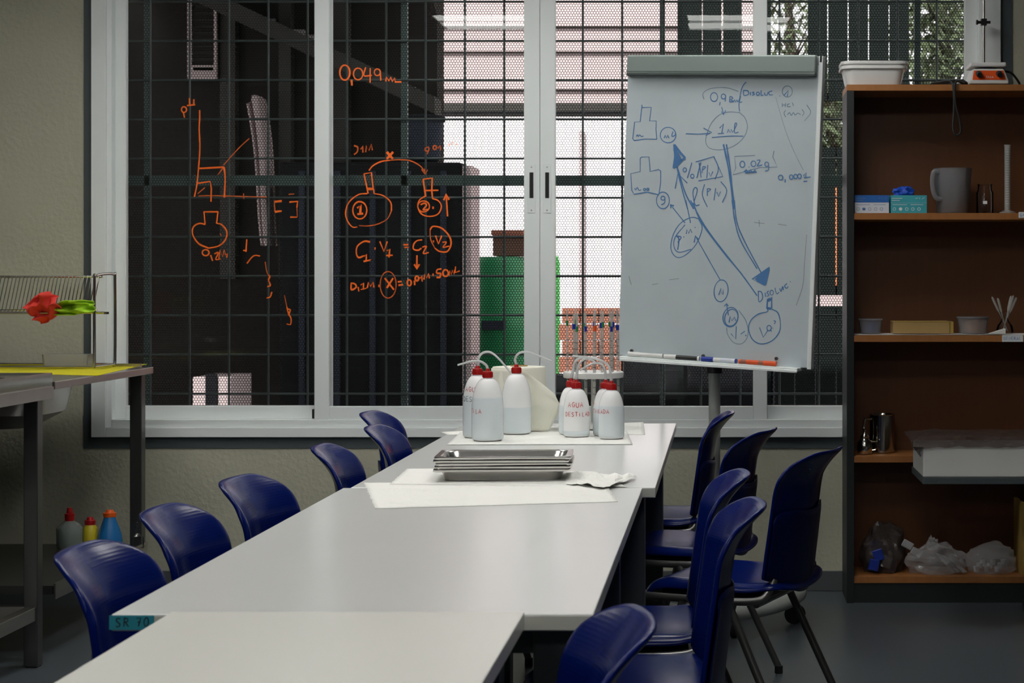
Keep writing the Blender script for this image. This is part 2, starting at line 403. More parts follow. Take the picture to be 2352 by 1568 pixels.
c7 = [{'p':ell(110,122,30,45),'w':1.3}, {'p':[(150,165),(153,200)],'w':1.5}, ell(190,130,28,35), [(235,90),(225,140),(272,138)], [(262,95),(262,182)], ell(305,120,18,20), [(322,110),(326,170)],
 {'p':[(355,175),(360,150),(375,172),(385,150),(395,175),(410,155),(412,178),(450,178)],'w':1.3,'c':False},
 {'p':[(362,598),(398,640)],'w':1.9}, {'p':[(400,598),(362,640)],'w':1.9}, [(255,710),(280,680),(330,655),(380,648)],
 {'p':[(225,730),(270,722),(280,820),(245,822),(225,730)],'w':1.1,'c':False}, {'p':[(242,820),(284,820)],'w':2}, [(245,825),(250,848)], [(283,820),(285,848)],
 [(245,848),(190,855),(135,900),(115,960),(125,1010),(155,1048),(185,1048)], [(285,848),(340,860),(385,900),(390,950)],
 {'p':ell(200,948,42,52),'w':1.1}, {'p':[(185,935),(205,915),(203,970)],'w':1.6,'c':False}, {'p':[(185,972),(220,968)],'w':1.4},
 {'p':[(580,762),(635,755),(632,830),(637,880)],'w':1.1,'c':False}, {'p':[(580,762),(595,862)],'w':1.1}, {'p':[(585,830),(672,828)],'w':1.1},
 [(600,860),(560,885),(548,925),(570,970),(620,985),(670,970),(690,925),(670,890),(635,878)], ell(583,925,35,33), {'p':[(565,915),(590,905),(600,920),(580,945),(612,942)],'w':1.2}, {'p':dot(640,933,5),'w':2},
 {'p':[(727,985),(718,855)],'w':1.2}, {'p':[(704,888),(718,852),(736,885)],'w':1.6,'c':False},
 {'p':[(262,1138),(225,1135),(185,1165),(180,1210),(195,1232),(225,1220)],'w':1.2}, {'p':[(225,1225),(240,1210),(238,1255)],'w':1.2,'c':False}, {'p':[(222,1256),(268,1245)],'w':1.3},
 {'p':dot(292,1178,4),'w':2}, {'p':[(320,1135),(345,1195),(365,1135)],'w':1.4,'c':False}, {'p':[(362,1192),(380,1180),(375,1232)],'w':1.2,'c':False}, {'p':[(358,1220),(398,1218)],'w':1.2},
 {'p':[(462,1155),(492,1155)],'w':1.2}, {'p':[(468,1172),(495,1170)],'w':1.2}, {'p':[(575,1125),(545,1130),(525,1150),(522,1180),(550,1188),(570,1175)],'w':1.1}, [(575,1170),(600,1165),(580,1207),(614,1202)],
 {'p':[(622,1065),(640,1045),(690,1055),(735,1100),(748,1150),(725,1195),(680,1195),(650,1175)],'w':1.2}, {'p':dot(642,1135,4),'w':1.6}, {'p':[(655,1100),(672,1150),(692,1100)],'w':1.3,'c':False}, [(695,1140),(720,1140),(700,1170),(737,1163)],
 {'p':[(543,1218),(543,1295)],'w':1.4}, {'p':[(527,1272),(543,1300),(558,1272)],'w':1.6,'c':False},
 {'p':[(145,1385),(170,1390),(178,1410),(150,1425),(148,1390)],'w':1.2}, {'p':[(190,1408),(195,1436)],'w':1.3}, {'p':[(205,1397),(222,1385),(222,1425)],'w':1.2,'c':False}, [(205,1424),(240,1416)],
 {'p':[(245,1415),(252,1380),(265,1405),(280,1380),(285,1412)],'w':1.2,'c':False}, {'p':dot(315,1402,4),'w':2},
 {'p':[(350,1355),(405,1425)],'w':1.5}, {'p':[(400,1355),(362,1415)],'w':1.5}, {'p':[(428,1378),(452,1375)],'w':1.3}, {'p':[(432,1398),(460,1395)],'w':1.3}, {'p':ell(497,1383,12,18),'w':1.2},
 {'p':[(528,1370),(530,1398)],'w':1.3}, {'p':ell(543,1357,10,14),'w':1.2}, {'p':[(560,1357),(572,1342),(575,1377)],'w':1.2,'c':False}, {'p':[(585,1364),(590,1332),(602,1354),(612,1327),(618,1357)],'w':1.2,'c':False}, {'p':dot(640,1335,4),'w':2},
 {'p':[(690,1300),(665,1305),(662,1325),(685,1328),(680,1350),(660,1350)],'w':1.2}, {'p':ell(715,1325,16,20),'w':1.2}, {'p':[(735,1337),(740,1310),(750,1334),(755,1308),(766,1332),(770,1306)],'w':1.1,'c':False}, {'p':[(775,1285),(772,1322),(800,1312)],'w':1.1,'c':False}]
strokes('handwriting', c7, glassmap(750,120,.38257,gB), .0062, 'ink_orange', sB)
c7p = [[(380,648),(440,645),(500,650),(560,680),(592,720)], {'p':[(570,702),(592,732),(608,705)],'w':1,'c':False}, [(588,698),(592,732)],
 [(390,950),(365,1000),(310,1030),(250,1042),(195,1040)], ell(370,1395,48,80), [(622,1065),(625,1120),(650,1175)],
 {'p':[(165,560),(187,570),(184,598),(165,614)],'w':1.3}, {'p':[(205,582),(217,562),(219,602)],'w':1.3,'c':False}, {'p':[(235,600),(240,560),(255,590),(270,550),(275,588)],'w':1.3,'c':False},
 {'p':[(590,578),(610,568),(614,588),(596,592),(590,578)],'w':1.2}, [(615,585),(604,612)], {'p':ell(650,572,10,12),'w':1.2}, {'p':[(668,576),(682,560),(685,587)],'w':1.3,'c':False}, {'p':[(735,564),(743,540),(750,560),(758,535)],'w':1.2,'c':False}, {'p':dot(780,552,4),'w':1.6}]
strokes('handwriting', c7p, glassmap(750,120,.38257,gB), .0052, 'ink_orange_pale', sB)
# ------------------------------------------------------------------ security grille outside the window
GY = WY+.185; gs = F/GY
gr = thing('window_grille', 'dark steel security grille with perforated sheet outside the long window', 'grille', (wx(1200), GY, OZ0))
gx0, gx1, gz0, gz1 = OX0+.004, OX1-.004, OZ0+.004, OZ1-.004
hb = None
for i in range(-5, 10):
    y = 94+90*i if i >= 0 else 94+90*i
    z = H-(y-PY)/gs
    if not gz0+.02 < z < gz1-.02: continue
    loc = Vector(((gx0+gx1)/2, GY, z))
    if hb is None: hb = MB().tube([(gx0, GY, z), (gx1, GY, z)], .0046, 8).build('bar', 'grille_steel', gr, smooth=True)
    else: shared(hb, Vector(((gx0+gx1)/2, GY, z-.0046)), gr)
vb = None
for i in range(-1, 23):
    x = (347+90.2*i-PX)/gs
    if not gx0+.02 < x < gx1-.02: continue
    if vb is None: vb = MB().tube([(x, GY-.009, gz0), (x, GY-.009, gz1)], .0046, 8).build('bar', 'grille_steel', gr, smooth=True)
    else: shared(vb, Vector((x, GY-.009, gz0)), gr)
fz = H-(414-PY)/gs
box('flat_bar', gx0, gx1, GY+.012, GY+.03, fz-.022, fz+.022, 'grille_bar_paint', gr, bevel=.002)
for xx, wd, mm in ((335, .013, 'grille_bar_paint'), (927, .014, 'grille_bar_paint'), (1521, .011, 'grille_bar_paint'), (2108, .013, 'grille_bar_paint')):
    X = (xx-PX)/gs; box('post', X-wd, X+wd, GY+.012, GY+.032, gz0, gz1, mm, gr, bevel=.002)
def perforated(x0, x1, z0, z1, Y, p, sw):
    """honeycomb of flat struts: a perforated sheet, real openings"""
    dy = p*math.sqrt(3)/2; nx = int((x1-x0)/p); ny = int((z1-z0)/dy)
    jj, ii = np.mgrid[0:ny, 0:nx]; cx = x0+(ii+.5*(jj % 2)+.25)*p; cz = z0+(jj+.5)*dy
    cx = cx.ravel(); cz = cz.ravel(); R = p/math.sqrt(3); quads = []
    for a0 in (30, 90, 150):
        a, b = math.radians(a0), math.radians(a0+60)
        ax, az, bx, bz = R*math.cos(a), R*math.sin(a), R*math.cos(b), R*math.sin(b)
        d = math.hypot(bx-ax, bz-az); tx_, tz_ = (bx-ax)/d, (bz-az)/d; h_ = sw/2
        e = sw*.28
        q = [(ax-tx_*e-tz_*h_, az-tz_*e+tx_*h_), (bx+tx_*e-tz_*h_, bz+tz_*e+tx_*h_), (bx+tx_*e+tz_*h_, bz+tz_*e-tx_*h_), (ax-tx_*e+tz_*h_, az-tz_*e-tx_*h_)]
        Q = np.zeros((len(cx), 4, 3)); 
        for k, (qx, qz) in enumerate(q): Q[:, k, 0] = cx+qx; Q[:, k, 1] = Y; Q[:, k, 2] = cz+qz
        quads.append(Q)
    V = np.concatenate(quads).reshape(-1, 3).astype(np.float32); n = len(V)
    c = np.array([(x0+x1)/2, Y, z0], dtype=np.float32); V = V-c
    me = bpy.data.meshes.new('perforated_sheet'); me.vertices.add(n); me.vertices.foreach_set('co', V.ravel())
    me.loops.add(n); me.loops.foreach_set('vertex_index', np.arange(n, dtype=np.int32))
    me.polygons.add(n//4); me.polygons.foreach_set('loop_start', np.arange(0, n, 4, dtype=np.int32))
    me.polygons.foreach_set('loop_total', np.full(n//4, 4, dtype=np.int32)); me.update(); me.validate()
    me.materials.append(MATS['mesh_steel'])
    o = bpy.data.objects.new('perforated_sheet', me); COL.objects.link(o); o.location = tuple(float(v) for v in c); return o
pf = perforated(gx0, gx1, gz0, gz1, GY+.0075, .0117, .0023); attach(pf, gr); pf['kind'] = 'stuff'
# ------------------------------------------------------------------ courtyard outside
struct(box('courtyard_ground', -14, 12, WY+.25, 30, -.35, -.12, 'ext_ground'))
def ebox(name, x0, x1, y0, y1, Y, d, m, parent=None, bevel=0):
    a, b = P(x0, y1, Y), P(x1, y0, Y); return box(name, a.x, b.x, Y, Y+d, a.z, b.z, m, parent, bevel)
EZ = -.12
wl = thing('courtyard_building', 'dark taupe building wall under an added shade roof beyond the left panes', 'building', (-3.5, 10.3, EZ))
a, b = P(-900, 0, 10.3), P(1004, 0, 10.3)
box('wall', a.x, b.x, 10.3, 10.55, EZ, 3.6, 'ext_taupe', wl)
struct(box('added_shade_roof', -9, -1.75, WY+.26, 10.29, 2.95, 3.05, 'ext_grey'))  # roof out of view, added to keep the building wall dark
pts = [P(430, -25, 10.15), P(1006, 246, 10.15)]
MB().loft([[p+Vector((0,-.12,-.05)), p+Vector((0,.12,-.05)), p+Vector((0,.12,.05)), p+Vector((0,-.12,.05))] for p in pts]).build('gutter', 'ext_grey', wl)
for x0, x1, y0, y1 in ((606, 632, 42, 72), (640, 664, 50, 80), (668, 700, 68, 100), (704, 722, 80, 106), (860, 880, 172, 196), (886, 905, 180, 204), (912, 930, 190, 215), (936, 954, 200, 225)):
    ebox('light_pane', x0, x1, y0, y1, 10.27, .02, 'ext_white', wl)
lv = ebox('louvre_vent', 430, 497, -60, 182, 10.2, .1, 'ext_grey', wl)
for k in range(14): ebox('slat', 444, 490, -40+k*15, -33+k*15, 10.17, .02, 'ext_taupe', lv)
ebox('vent_edge', 430, 440, -60, 182, 10.17, .03, 'ext_pink', lv); ebox('vent_edge', 491, 497, -60, 182, 10.17, .03, 'ext_pink', lv); ebox('vent_edge', 440, 491, 150, 182, 10.17, .03, 'ext_pink', lv)
for x0, x1 in ((505, 540), (640, 668), (745, 800)): ebox('drain_pipe' if x0 == 505 else 'pilaster', x0, x1, -80, 640, 10.22, .08, 'ext_grey', wl)
# pale sheet of tarpaulin hanging in the shade
def tarp(u, v):
    xx = lerp(lerp(566, 612, u), lerp(603, 640, u), v); yy = lerp(238-18*math.sin(u*PI), 565, v)
    return P(xx, yy, 10.1)+Vector((0, .05*math.sin(u*9)+.04*math.sin(v*5), 0))
MB().grid(tarp, 14, 20).build('tarpaulin', 'ext_pink', wl, solid=.012, smooth=True)
for x0, x1, lab in ((443, 530, 'small pale crate low in the dark courtyard behind left pane'),):
    c = thing('courtyard_crate', lab, 'crate', P(486, 960, 9.2)); a = P(x0, 866, 9.2); b = P(x1, 0, 9.2)
    box('body', a.x, b.x, 9.2, 9.6, EZ, a.z, 'ext_pink', c); cc = (a.x+b.x)/2
    box('cross_strap', cc-.03, cc+.03, 9.185, 9.2, EZ, a.z+.02, 'ext_dark', c)
    box('cross_strap', a.x+.08, b.x-.05, 9.18, 9.2, .48, .53, 'ext_dark', c)
# dark cabinets and barrel
tk = thing('outdoor_tank', 'big dark tank behind the middle pane, its lit edge painted pale', 'tank', P(920, 960, 10.6))
a, b = P(640, 372, 9.9), P(1062, 372, 9.9)
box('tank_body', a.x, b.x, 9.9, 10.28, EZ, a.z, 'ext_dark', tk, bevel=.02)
e = P(1082, 372, 9.9); box('lit_edge', b.x, e.x, 9.9, 10.25, EZ, a.z-.02, 'ext_pink', tk)  # pink strip puts the light on the tank's edge into colour
for k in range(5):
    xk = lerp(a.x, b.x, (k+.6)/5.2); box('rib', xk, xk+.03, 9.87, 9.9, EZ, a.z-.05, 'ext_barrel', tk)
br = P(972, 372, 10.1)
bo = thing('plastic_bin', 'blue grey plastic bin standing on the dark outdoor tank', 'bin', br)
MB().lathe([(.075,0),(.10,.02),(.115,.24),(.12,.24),(.12,.265),(.0,.27)], br, 20).build('body', 'ext_barrel', bo, smooth=True)
MB().lathe([(.125,.235),(.13,.235),(.13,.26),(.0,.262)], br, 20).build('rim', 'ext_dark', bo, smooth=True)
# far wall: dimmer pink above a beam, sunlight painted into the white below
fw = thing('courtyard_wall', 'pinkish courtyard wall beyond the panes, sunlight painted into its white lower half', 'wall', (0, 17, EZ))
a, b = P(700, 250, 17), P(1765, 250, 17)
box('plaster_upper', a.x, b.x, 17, 17.4, a.z, 4.6, 'ext_pink', fw); box('plaster_lower_lit', a.x, b.x, 17.0, 17.4, EZ, a.z, 'ext_white', fw)
for yy in (60, 118, 205): ebox('course_line', 960, 1765, yy, yy+3, 16.97, .04, 'ext_taupe', fw)
ebox('pilaster', 1330, 1342, 300, 900, 16.95, .06, 'ext_pink', fw)
bm_ = thing('concrete_beam', 'long dark concrete beam crossing the bright courtyard', 'beam', P(1380, 262, 14.6))
a, b = P(1006, 262, 14.6), P(1790, 236, 14.6); box('beam_body', a.x-.3, b.x, 14.6, 14.85, a.z, b.z, 'ext_grey', bm_)
box('drip_edge', a.x-.3, b.x, 14.57, 14.6, a.z, a.z+.02, 'ext_dark', bm_)
for xx in (a.x-.25, b.x-.15): box('beam_post', xx, xx+.15, 14.62, 14.8, EZ, a.z, 'ext_grey', bm_)
# drums, boxes, bricks
def drum(px_, ytop, r, Y, m, lab):
    c = P(px_, ytop, Y); h = c.z-EZ; d = thing('plastic_drum', lab, 'drum', (c.x, Y, EZ), 'green drums in the courtyard')
    MB().lathe([(r*.92,0),(r,.03),(r,h*.33),(r*1.03,h*.35),(r,h*.37),(r,h*.68),(r*1.03,h*.7),(r,h*.72),(r,h-.05),(r*.9,h),(0,h)], (c.x,Y,EZ), 28).build('body', m, d, smooth=True)
    MB().lathe([(r*.2,h-.02),(r*.2,h-.002),(0,h-.002)], (c.x+.08,Y,EZ), 14).build('bung', 'ext_dark', d)
    s_ = box('print_panel', c.x-.09, c.x+.07, Y-r-.006, Y-r+.03, H-(755-PY)*Y/F, H-(735-PY)*Y/F, 'ext_barrel', d)
drum(1146, 590, .19, 11.6, 'ext_green', 'dark green plastic drum standing behind the middle pane')
drum(1242, 588, .135, 12.2, 'ext_green_light', 'bright green plastic drum beside the dark green one')
c = thing('cardboard_box', 'brown cardboard box lying on the green drums outside', 'box', P(1168, 590, 11.6))
ebox('body', 1132, 1206, 533, 588, 11.5, .3, 'ext_brown', c, bevel=.005); ebox('lid_flap', 1128, 1209, 528, 540, 11.48, .34, 'ext_brick', c)
bk = thing('brick_pile', 'pile of terracotta bricks outside behind the pipette stand', 'bricks', P(1352, 960, 10.8))
b0 = None; by = 0
zb = EZ
rows = 10
zt = P(0, 705, 10.8).z; bh = (zt-EZ)/12
for r_ in range(12):
    for k in range(4):
        X = P(1283, 0, 10.8).x+k*.115+(r_ % 2)*.02
        loc = Vector((X+.055, 10.86+.01*((r_*3+k) % 3), EZ+r_*bh))
        if b0 is None: b0 = box('brick', X, X+.109, 10.81, 10.91, EZ, EZ+bh-.006, 'ext_brick', bk, bevel=.004)
        else: shared(b0, loc, bk)
lw = struct(MB().box(P(1084,0,9.3).x, P(1775,0,9.3).x, 9.3, 9.5, EZ, P(0,862,9.3).z).box(P(1432,0,9.3).x, P(1775,0,9.3).x, 9.3, 9.5, P(0,862,9.3).z, P(0,790,9.3).z).build('wall_outside', 'ext_dark'))
# slatted shutters on the right, two tiers, with gaps
sh = thing('slatted_gate', 'dark green slatted gate with bright slits beyond the right panes', 'gate', P(1900, 1000, 9.2))
s0 = {}
def slat(xa, xb, ya, yb):
    a, b = P(xa, yb, 9.2), P(xb, ya, 9.2); key = (xb-xa, ya, yb)
    if key not in s0: s0[key] = box('slat', a.x, b.x, 9.2, 9.23, a.z, b.z, 'louvre_green', sh)
    else: shared(s0[key], Vector(((a.x+b.x)/2, 9.215, a.z)), sh)
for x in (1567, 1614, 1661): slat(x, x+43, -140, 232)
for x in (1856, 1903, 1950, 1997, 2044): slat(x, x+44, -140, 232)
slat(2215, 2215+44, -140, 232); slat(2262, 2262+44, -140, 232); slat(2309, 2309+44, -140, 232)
for k in range(13): 
    x = 1780+k*47.5; slat(x, x+44, 338, 678)
    slat(x, x+44, 703, 980)
ebox('rail', 1560, 2360, 214, 228, 9.24, .04, 'louvre_green', sh); ebox('rail', 1770, 2400, 345, 360, 9.24, .04, 'louvre_green', sh)
ebox('rail', 1770, 2400, 655, 678, 9.24, .04, 'louvre_green', sh); ebox('rail', 1770, 2400, 704, 730, 9.24, .04, 'louvre_green', sh)
for x in (1556, 1757, 2400): ebox('gate_post', x, x+14, -140, 1000, 9.24, .05, 'louvre_green', sh)
ow = thing('orange_hoarding', 'orange and pale hoarding glimpsed through the slits of the dark gate', 'hoarding', P(1950, 1000, 12.5))
ebox('panel', 1700, 2500, 430, 672, 12.5, .08, 'ext_orange', ow); ebox('base_panel', 1700, 2500, 712, 1100, 12.5, .08, 'ext_dark', ow); ebox('pale_rail', 1700, 2500, 672, 712, 12.46, .04, 'ext_pink', ow)
def tree(cx, y0, y1, Y, rx, n, lab, seed):
    random.seed(seed); a, b = P(cx, y1, Y), P(cx, y0, Y); zc, rz = (a.z+b.z)/2, (b.z-a.z)/2
    t = thing('tree', lab, 'tree', (a.x, Y, EZ), 'trees beyond the gate')
    MB().tube([(a.x, Y, EZ), (a.x+.05, Y, zc-.3), (a.x-.04, Y, b.z)], [.09, .07, .03], 8).build('trunk', 'bark', t)
    m = MB()
    for k in range(14):
        an = random.uniform(0, 6.28); z = random.uniform(a.z, b.z)
        m.tube([(a.x, Y, z-.2), (a.x+math.cos(an)*rx*.8, Y+math.sin(an)*.6, z+.2)], [.02, .006], 5)
    m.build('branches', 'bark', t)
    m = MB()
    for k in range(n):
        p = Vector((a.x+random.gauss(0, rx*.5), Y+random.gauss(0, .5), random.uniform(a.z, b.z)))
        u = Vector((random.gauss(0,1), random.gauss(0,1), random.gauss(0,1))).normalized(); v = u.orthogonal().normalized()
        L, W = random.uniform(.05,.10), random.uniform(.015,.03)
        m.add([p-u*L, p+v*W, p+u*L, p-v*W], [(0,1,2,3)])
    f = m.build('foliage', 'leaf', t, recalc=False); f['kind'] = 'stuff'
tree(1812, -80, 300, 19.5, .45, 700, 'sparse tree above the flip chart beyond the gate', 3)
tree(2165, -80, 330, 16.0, .5, 2600, 'dense tree beyond the gate above the bookcase', 5)
tree(1915, 180, 420, 14.0, .35, 900, 'leafy shrub seen between flip chart and bookcase', 9)
# ------------------------------------------------------------------ ceiling lights
def luminaire(x0, y0, lab):
    t = thing('ceiling_light', lab, 'light', (x0+.3, y0, CZ-.08), 'square ceiling lights')
    m = MB(); m.box(x0, x0+.60, y0-.30, y0+.30, CZ-.02, CZ-.0005)
    for dy in (-.30, .292, -.004): m.box(x0, x0+.60, y0+dy, y0+dy+.008, CZ-.08, CZ-.02)
    for dx in (0, .592): m.box(x0+dx, x0+dx+.008, y0-.292, y0+.292, CZ-.08, CZ-.02)
    m.build('housing', 'lamp_housing', t)
    for dy in (-.16, .16): box('diffuser', x0+.012, x0+.588, y0+dy-.11, y0+dy+.11, CZ-.075, CZ-.055, 'tube_lamp', t, bevel=.006)
for k, yb_ in enumerate((3.25, .35)):
    struct(box('trim_%d' % (k+2), RX0+.001, RX1-.001, yb_-.14, yb_+.14, CZ-.36, CZ-.0005, 'ceiling_paint'))  # unseen beams, added to keep the rear lights out of the pane reflections
luminaire(-1.66, 4.1, 'square ceiling light above the tables, nearer the sink')
luminaire(-.21, 4.1, 'square ceiling light above the tables, nearer the bookcase')
luminaire(-1.66, 1.9, 'square ceiling light just ahead of the viewer, nearer the sink')
luminaire(-.21, 1.9, 'square ceiling light just ahead of the viewer, nearer the bookcase')
luminaire(-1.66, -1.0, 'square ceiling light at the back of the room, nearer the sink')
luminaire(-.21, -1.0, 'square ceiling light at the back of the room, nearer the bookcase')
luminaire(-2.92, 5.35, 'added unseen square light brightening the wall over the sink')  # added to lift the wall, placed where the panes do not show it
luminaire(-1.66, 6.0, 'added unseen square light brightening the window wall, nearer the sink')  # row added above the view to light the window wall
luminaire(-.21, 6.0, 'added unseen square light brightening the window wall, nearer the bookcase')
# ------------------------------------------------------------------ tables
def table(lab, x0, x1, y0, y1, z, rear, m='laminate', th=.026):
    t = thing('work_table', lab, 'table', ((x0+x1)/2, (y0+y1)/2, 0), 'white work tables in a row')
    top = box('tabletop', x0, x1, y0, y1, z-th, z, m, t, bevel=.0018)
    box('edge_band', x0+.002, x1-.002, y0-.0012, y0+.001, z-th+.002, z-.003, 'laminate_edge', top)
    lg = None
    for xx, ys in ((x0+.32, (y0+.06, y1-.13)), (x1-.10, (y0+.06, rear))):
        for yy in ys:
            if lg is None: lg = box('leg', xx, xx+.07, yy, yy+.07, 0, z-th, 'table_steel', t, bevel=.004)
            else: shared(lg, Vector((xx+.035, yy+.035, 0)), t)
    for xx in (x0+.335, x1-.085): box('rail', xx, xx+.04, y0+.13, y1-.13, z-th-.05, z-th-.0005, 'table_steel', t)
    for yy in (y0+.075, y1-.115): box('rail', x0+.10, x1-.10, yy, yy+.04, z-th-.05, z-th-.0005, 'table_steel', t)
    return top
tb2 = table('white work table carrying the steel trays, teal sticker on its end', -.945, -.2, 2.692, 4.335, .75, 3.865)
tb3 = table('far white work table carrying the wash bottles by the window', -.928, -.168, 4.345, 6.30, .75, 5.745)
tb1 = table('narrow white work table nearest the viewer', -.84, -.302, .95, 2.655, .761, 2.583, 'laminate_warm')
# teal sticker on the end of the middle table
st = P(252, 1446, 2.692); s2 = P(355, 1411, 2.692)
stk = box('sticker', st.x, s2.x, 2.6895, 2.6907, st.z+.0005, s2.z-.001, 'sticker_teal', tb2)
strokes('handwriting', write('SR', st.x+.010, st.z+.005, .0135, .0125, .0006)+write('70', st.x+.042, st.z+.006, .013, .0115, .0006),
        lambda x, y: (Vector((x, 2.6894, y)), Vector((0,-1,0))), .0022, 'ink_black', stk, lift=.0003)
# ------------------------------------------------------------------ chairs
def back_pt(s, v, dx=0, grow=0):
    """point of the backrest shell (a bowl wrapped round the sitter): s across -1..1, v bottom 0 to top 1"""
    a = abs(s); g = 1-math.sqrt(max(0, 1-(max(0, a-.46)/.545)**2))
    zt = .803-.085*g; z0 = .470-.055*max(0, 1-a*a)**1.5; z = z0+(zt-z0)*v
    q = max(0, (z-.705)/.098)
    x = -.182-.048*(z-.462)/.34-.056*q**1.8 + .050*a*a - .012*max(0, (a-.88)/.12)**2
    return Vector((x+dx, s*(.196-.004*v+grow), z))
def make_chair():
    t = thing('chair', '', 'chair', (0,0,0), 'blue plastic chairs round the tables')
    MB().grid(lambda u, v: back_pt(1-2*u, v), 30, 24).build('backrest', 'chair_blue_back', t, smooth=True, solid=.010, sub=1, recalc=False, offset=-1)
    def cover(u, v):
        s = 1-2*u; a = abs(s); vv = .58*v
        e = max(0, (a-.90)/.10)
        return back_pt(s*.985, vv, -.0108+.003*max(0, (v-.9)/.1)+.003*max(0, (a-.92)/.08)-.004*(1-a**6)*(1-v), 0)
    MB().grid(cover, 28, 14).build('back_cover', 'chair_blue', t, smooth=True, solid=.002, recalc=False, offset=-1)
    def seat(u, v):
        s, q = 2*u-1, 2*v-1
        X = .015+.215*s*(1-.12*q**4); Y = .207*q*(1-.12*s**4)
        e = max(abs(s), abs(q)); z = .452-.014*(1-q*q)*(1-.4*s)-.030*max(0,(s-.55)/.45)**2-.022*max(0,(e-.86)/.14)**1.5
        z += .012*max(0,(-s-.6)/.4)
        return Vector((X, -Y, z))
    MB().grid(seat, 22, 22).build('seat', 'chair_blue_seat', t, smooth=True, solid=.010, sub=1, recalc=False)
    box('seat_pan', -.13, .17, -.16, .16, .405, .424, 'black_plastic', t, bevel=.006)
    for sd in (-1, 1):
        rail = cr([(-.158,.158*sd,.466),(-.158,.162*sd,.460),(-.153,.178*sd,.442),(-.135,.205*sd,.418),(-.05,.217*sd,.412),(.10,.219*sd,.412),(.19,.215*sd,.412),(.215,.17*sd,.408)], 5)
        MB().tube(rail, .0105, 10).build('side_rail', 'chair_frame', t, smooth=True)
        for nm, p0, p1 in (('leg', (-.05,.217*sd,.408), (-.235,.238*sd,.018)), ('leg', (.08,.217*sd,.408), (.205,.238*sd,.018))):
            lg = MB().tube([p0, p1], .0115, 10, ry=.0115).build(nm, 'chair_frame', t, smooth=True)
            MB().tube([(p1[0],p1[1],.0), (p1[0],p1[1],.024)], .0135, 10).build('foot', 'rubber', lg)
    MB().tube([(.17,-.20,.402),(.17,.20,.402)], .009, 8).build('cross_bar', 'chair_frame', t, smooth=True)
    MB().tube([(-.12,-.19,.402),(-.12,.19,.402)], .009, 8).build('cross_bar', 'chair_frame', t, smooth=True)
    return t
chairs = [ # rearmost point of the rim: X, Y, heading
 (-1.133, 3.00, 0, 'blue plastic chair by the sink side, nearest the viewer, beside the teal sticker'),
 (-1.163, 3.515, 0, 'blue plastic chair, second from the viewer on the sink side'),
 (-1.158, 4.06, -4, 'blue plastic chair, third from the viewer on the sink side'),
 (-1.145, 4.85, 2, 'blue plastic chair, fourth from the viewer on the sink side'),
 (-1.130, 5.50, 0, 'blue plastic chair, fifth from the viewer on the sink side'),
 (-1.265, 6.10, -3, 'blue plastic chair on the sink side, farthest and closest to the window'),
 (-.090, 2.385, 190, 'blue plastic chair at bottom edge of view, nearest on bookcase side'),
 (.094, 3.62, 184, 'blue plastic chair on the bookcase side, second from the viewer, ribbed face showing'),
 (.070, 4.18, 183, 'blue plastic chair on the bookcase side, third from the viewer, half hidden'),
 (.314, 4.75, 158, 'blue plastic chair pulled out and turned, in front of the flip chart base'),
 (.160, 5.38, 163, 'blue plastic chair between the turned one and the farthest on bookcase side'),
 (.046, 6.10, 178, 'blue plastic chair farthest on the bookcase side, before the flip chart pole')]
ch0 = make_chair()
for i, (X, Y, dg, lab) in enumerate(chairs):
    th = math.radians(dg); off = Vector((-.286, 0, 0)); off.rotate(Matrix.Rotation(th, 3, 'Z'))
    loc = Vector((X, Y, 0))-off
    if i: dup(ch0, loc, th, lab)
    chl = (loc, th)
    if i == 0: first = chl
ch0.location = first[0]; ch0.rotation_euler = (0, 0, first[1]); ch0['label'] = chairs[0][3]
# ------------------------------------------------------------------ paper towels
TZ = .7506
def paper(name, corners, z, lab, m='paper', amp=.004, seed=0, nx=40, ny=26, cat='paper', th=.0006, jag=.004, lift=0):
    c = [T(x, y, z) for x, y in corners]
    def fn(u, v):
        p = c[0]*(1-u)*(1-v)+c[1]*u*(1-v)+c[2]*u*v+c[3]*(1-u)*v
        n1 = noise.noise(Vector((u*3+seed, v*5, seed))); n2 = noise.noise(Vector((u*9, v*14+seed, 2)))
        e = min(u, 1-u, v, 1-v); j = jag*(1 if e < .01 else 0)
        return p+Vector((j*noise.noise(Vector((u*25, v*25, seed))), j*2*noise.noise(Vector((v*25, u*25, 5+seed))), max(0, amp*(n1*.9+n2*.35))*min(1, .15+e*12)+.0004+lift*min(1, e*25)))
    return tag(MB().grid(fn, nx, ny).build(name, m, solid=th, smooth=True, offset=1, recalc=False), lab, cat)
paper('paper_towel', [(836,1108),(1392,1112),(1420,1152),(862,1168)], TZ, 'front white paper towel sheet spread before the steel trays', amp=.006, seed=1)
paper('paper_towel', [(935,1076),(1372,1083),(1440,1118),(895,1112)], TZ+.0008, 'rear white paper towel sheet under the steel trays', amp=.004, seed=4, lift=.0014)
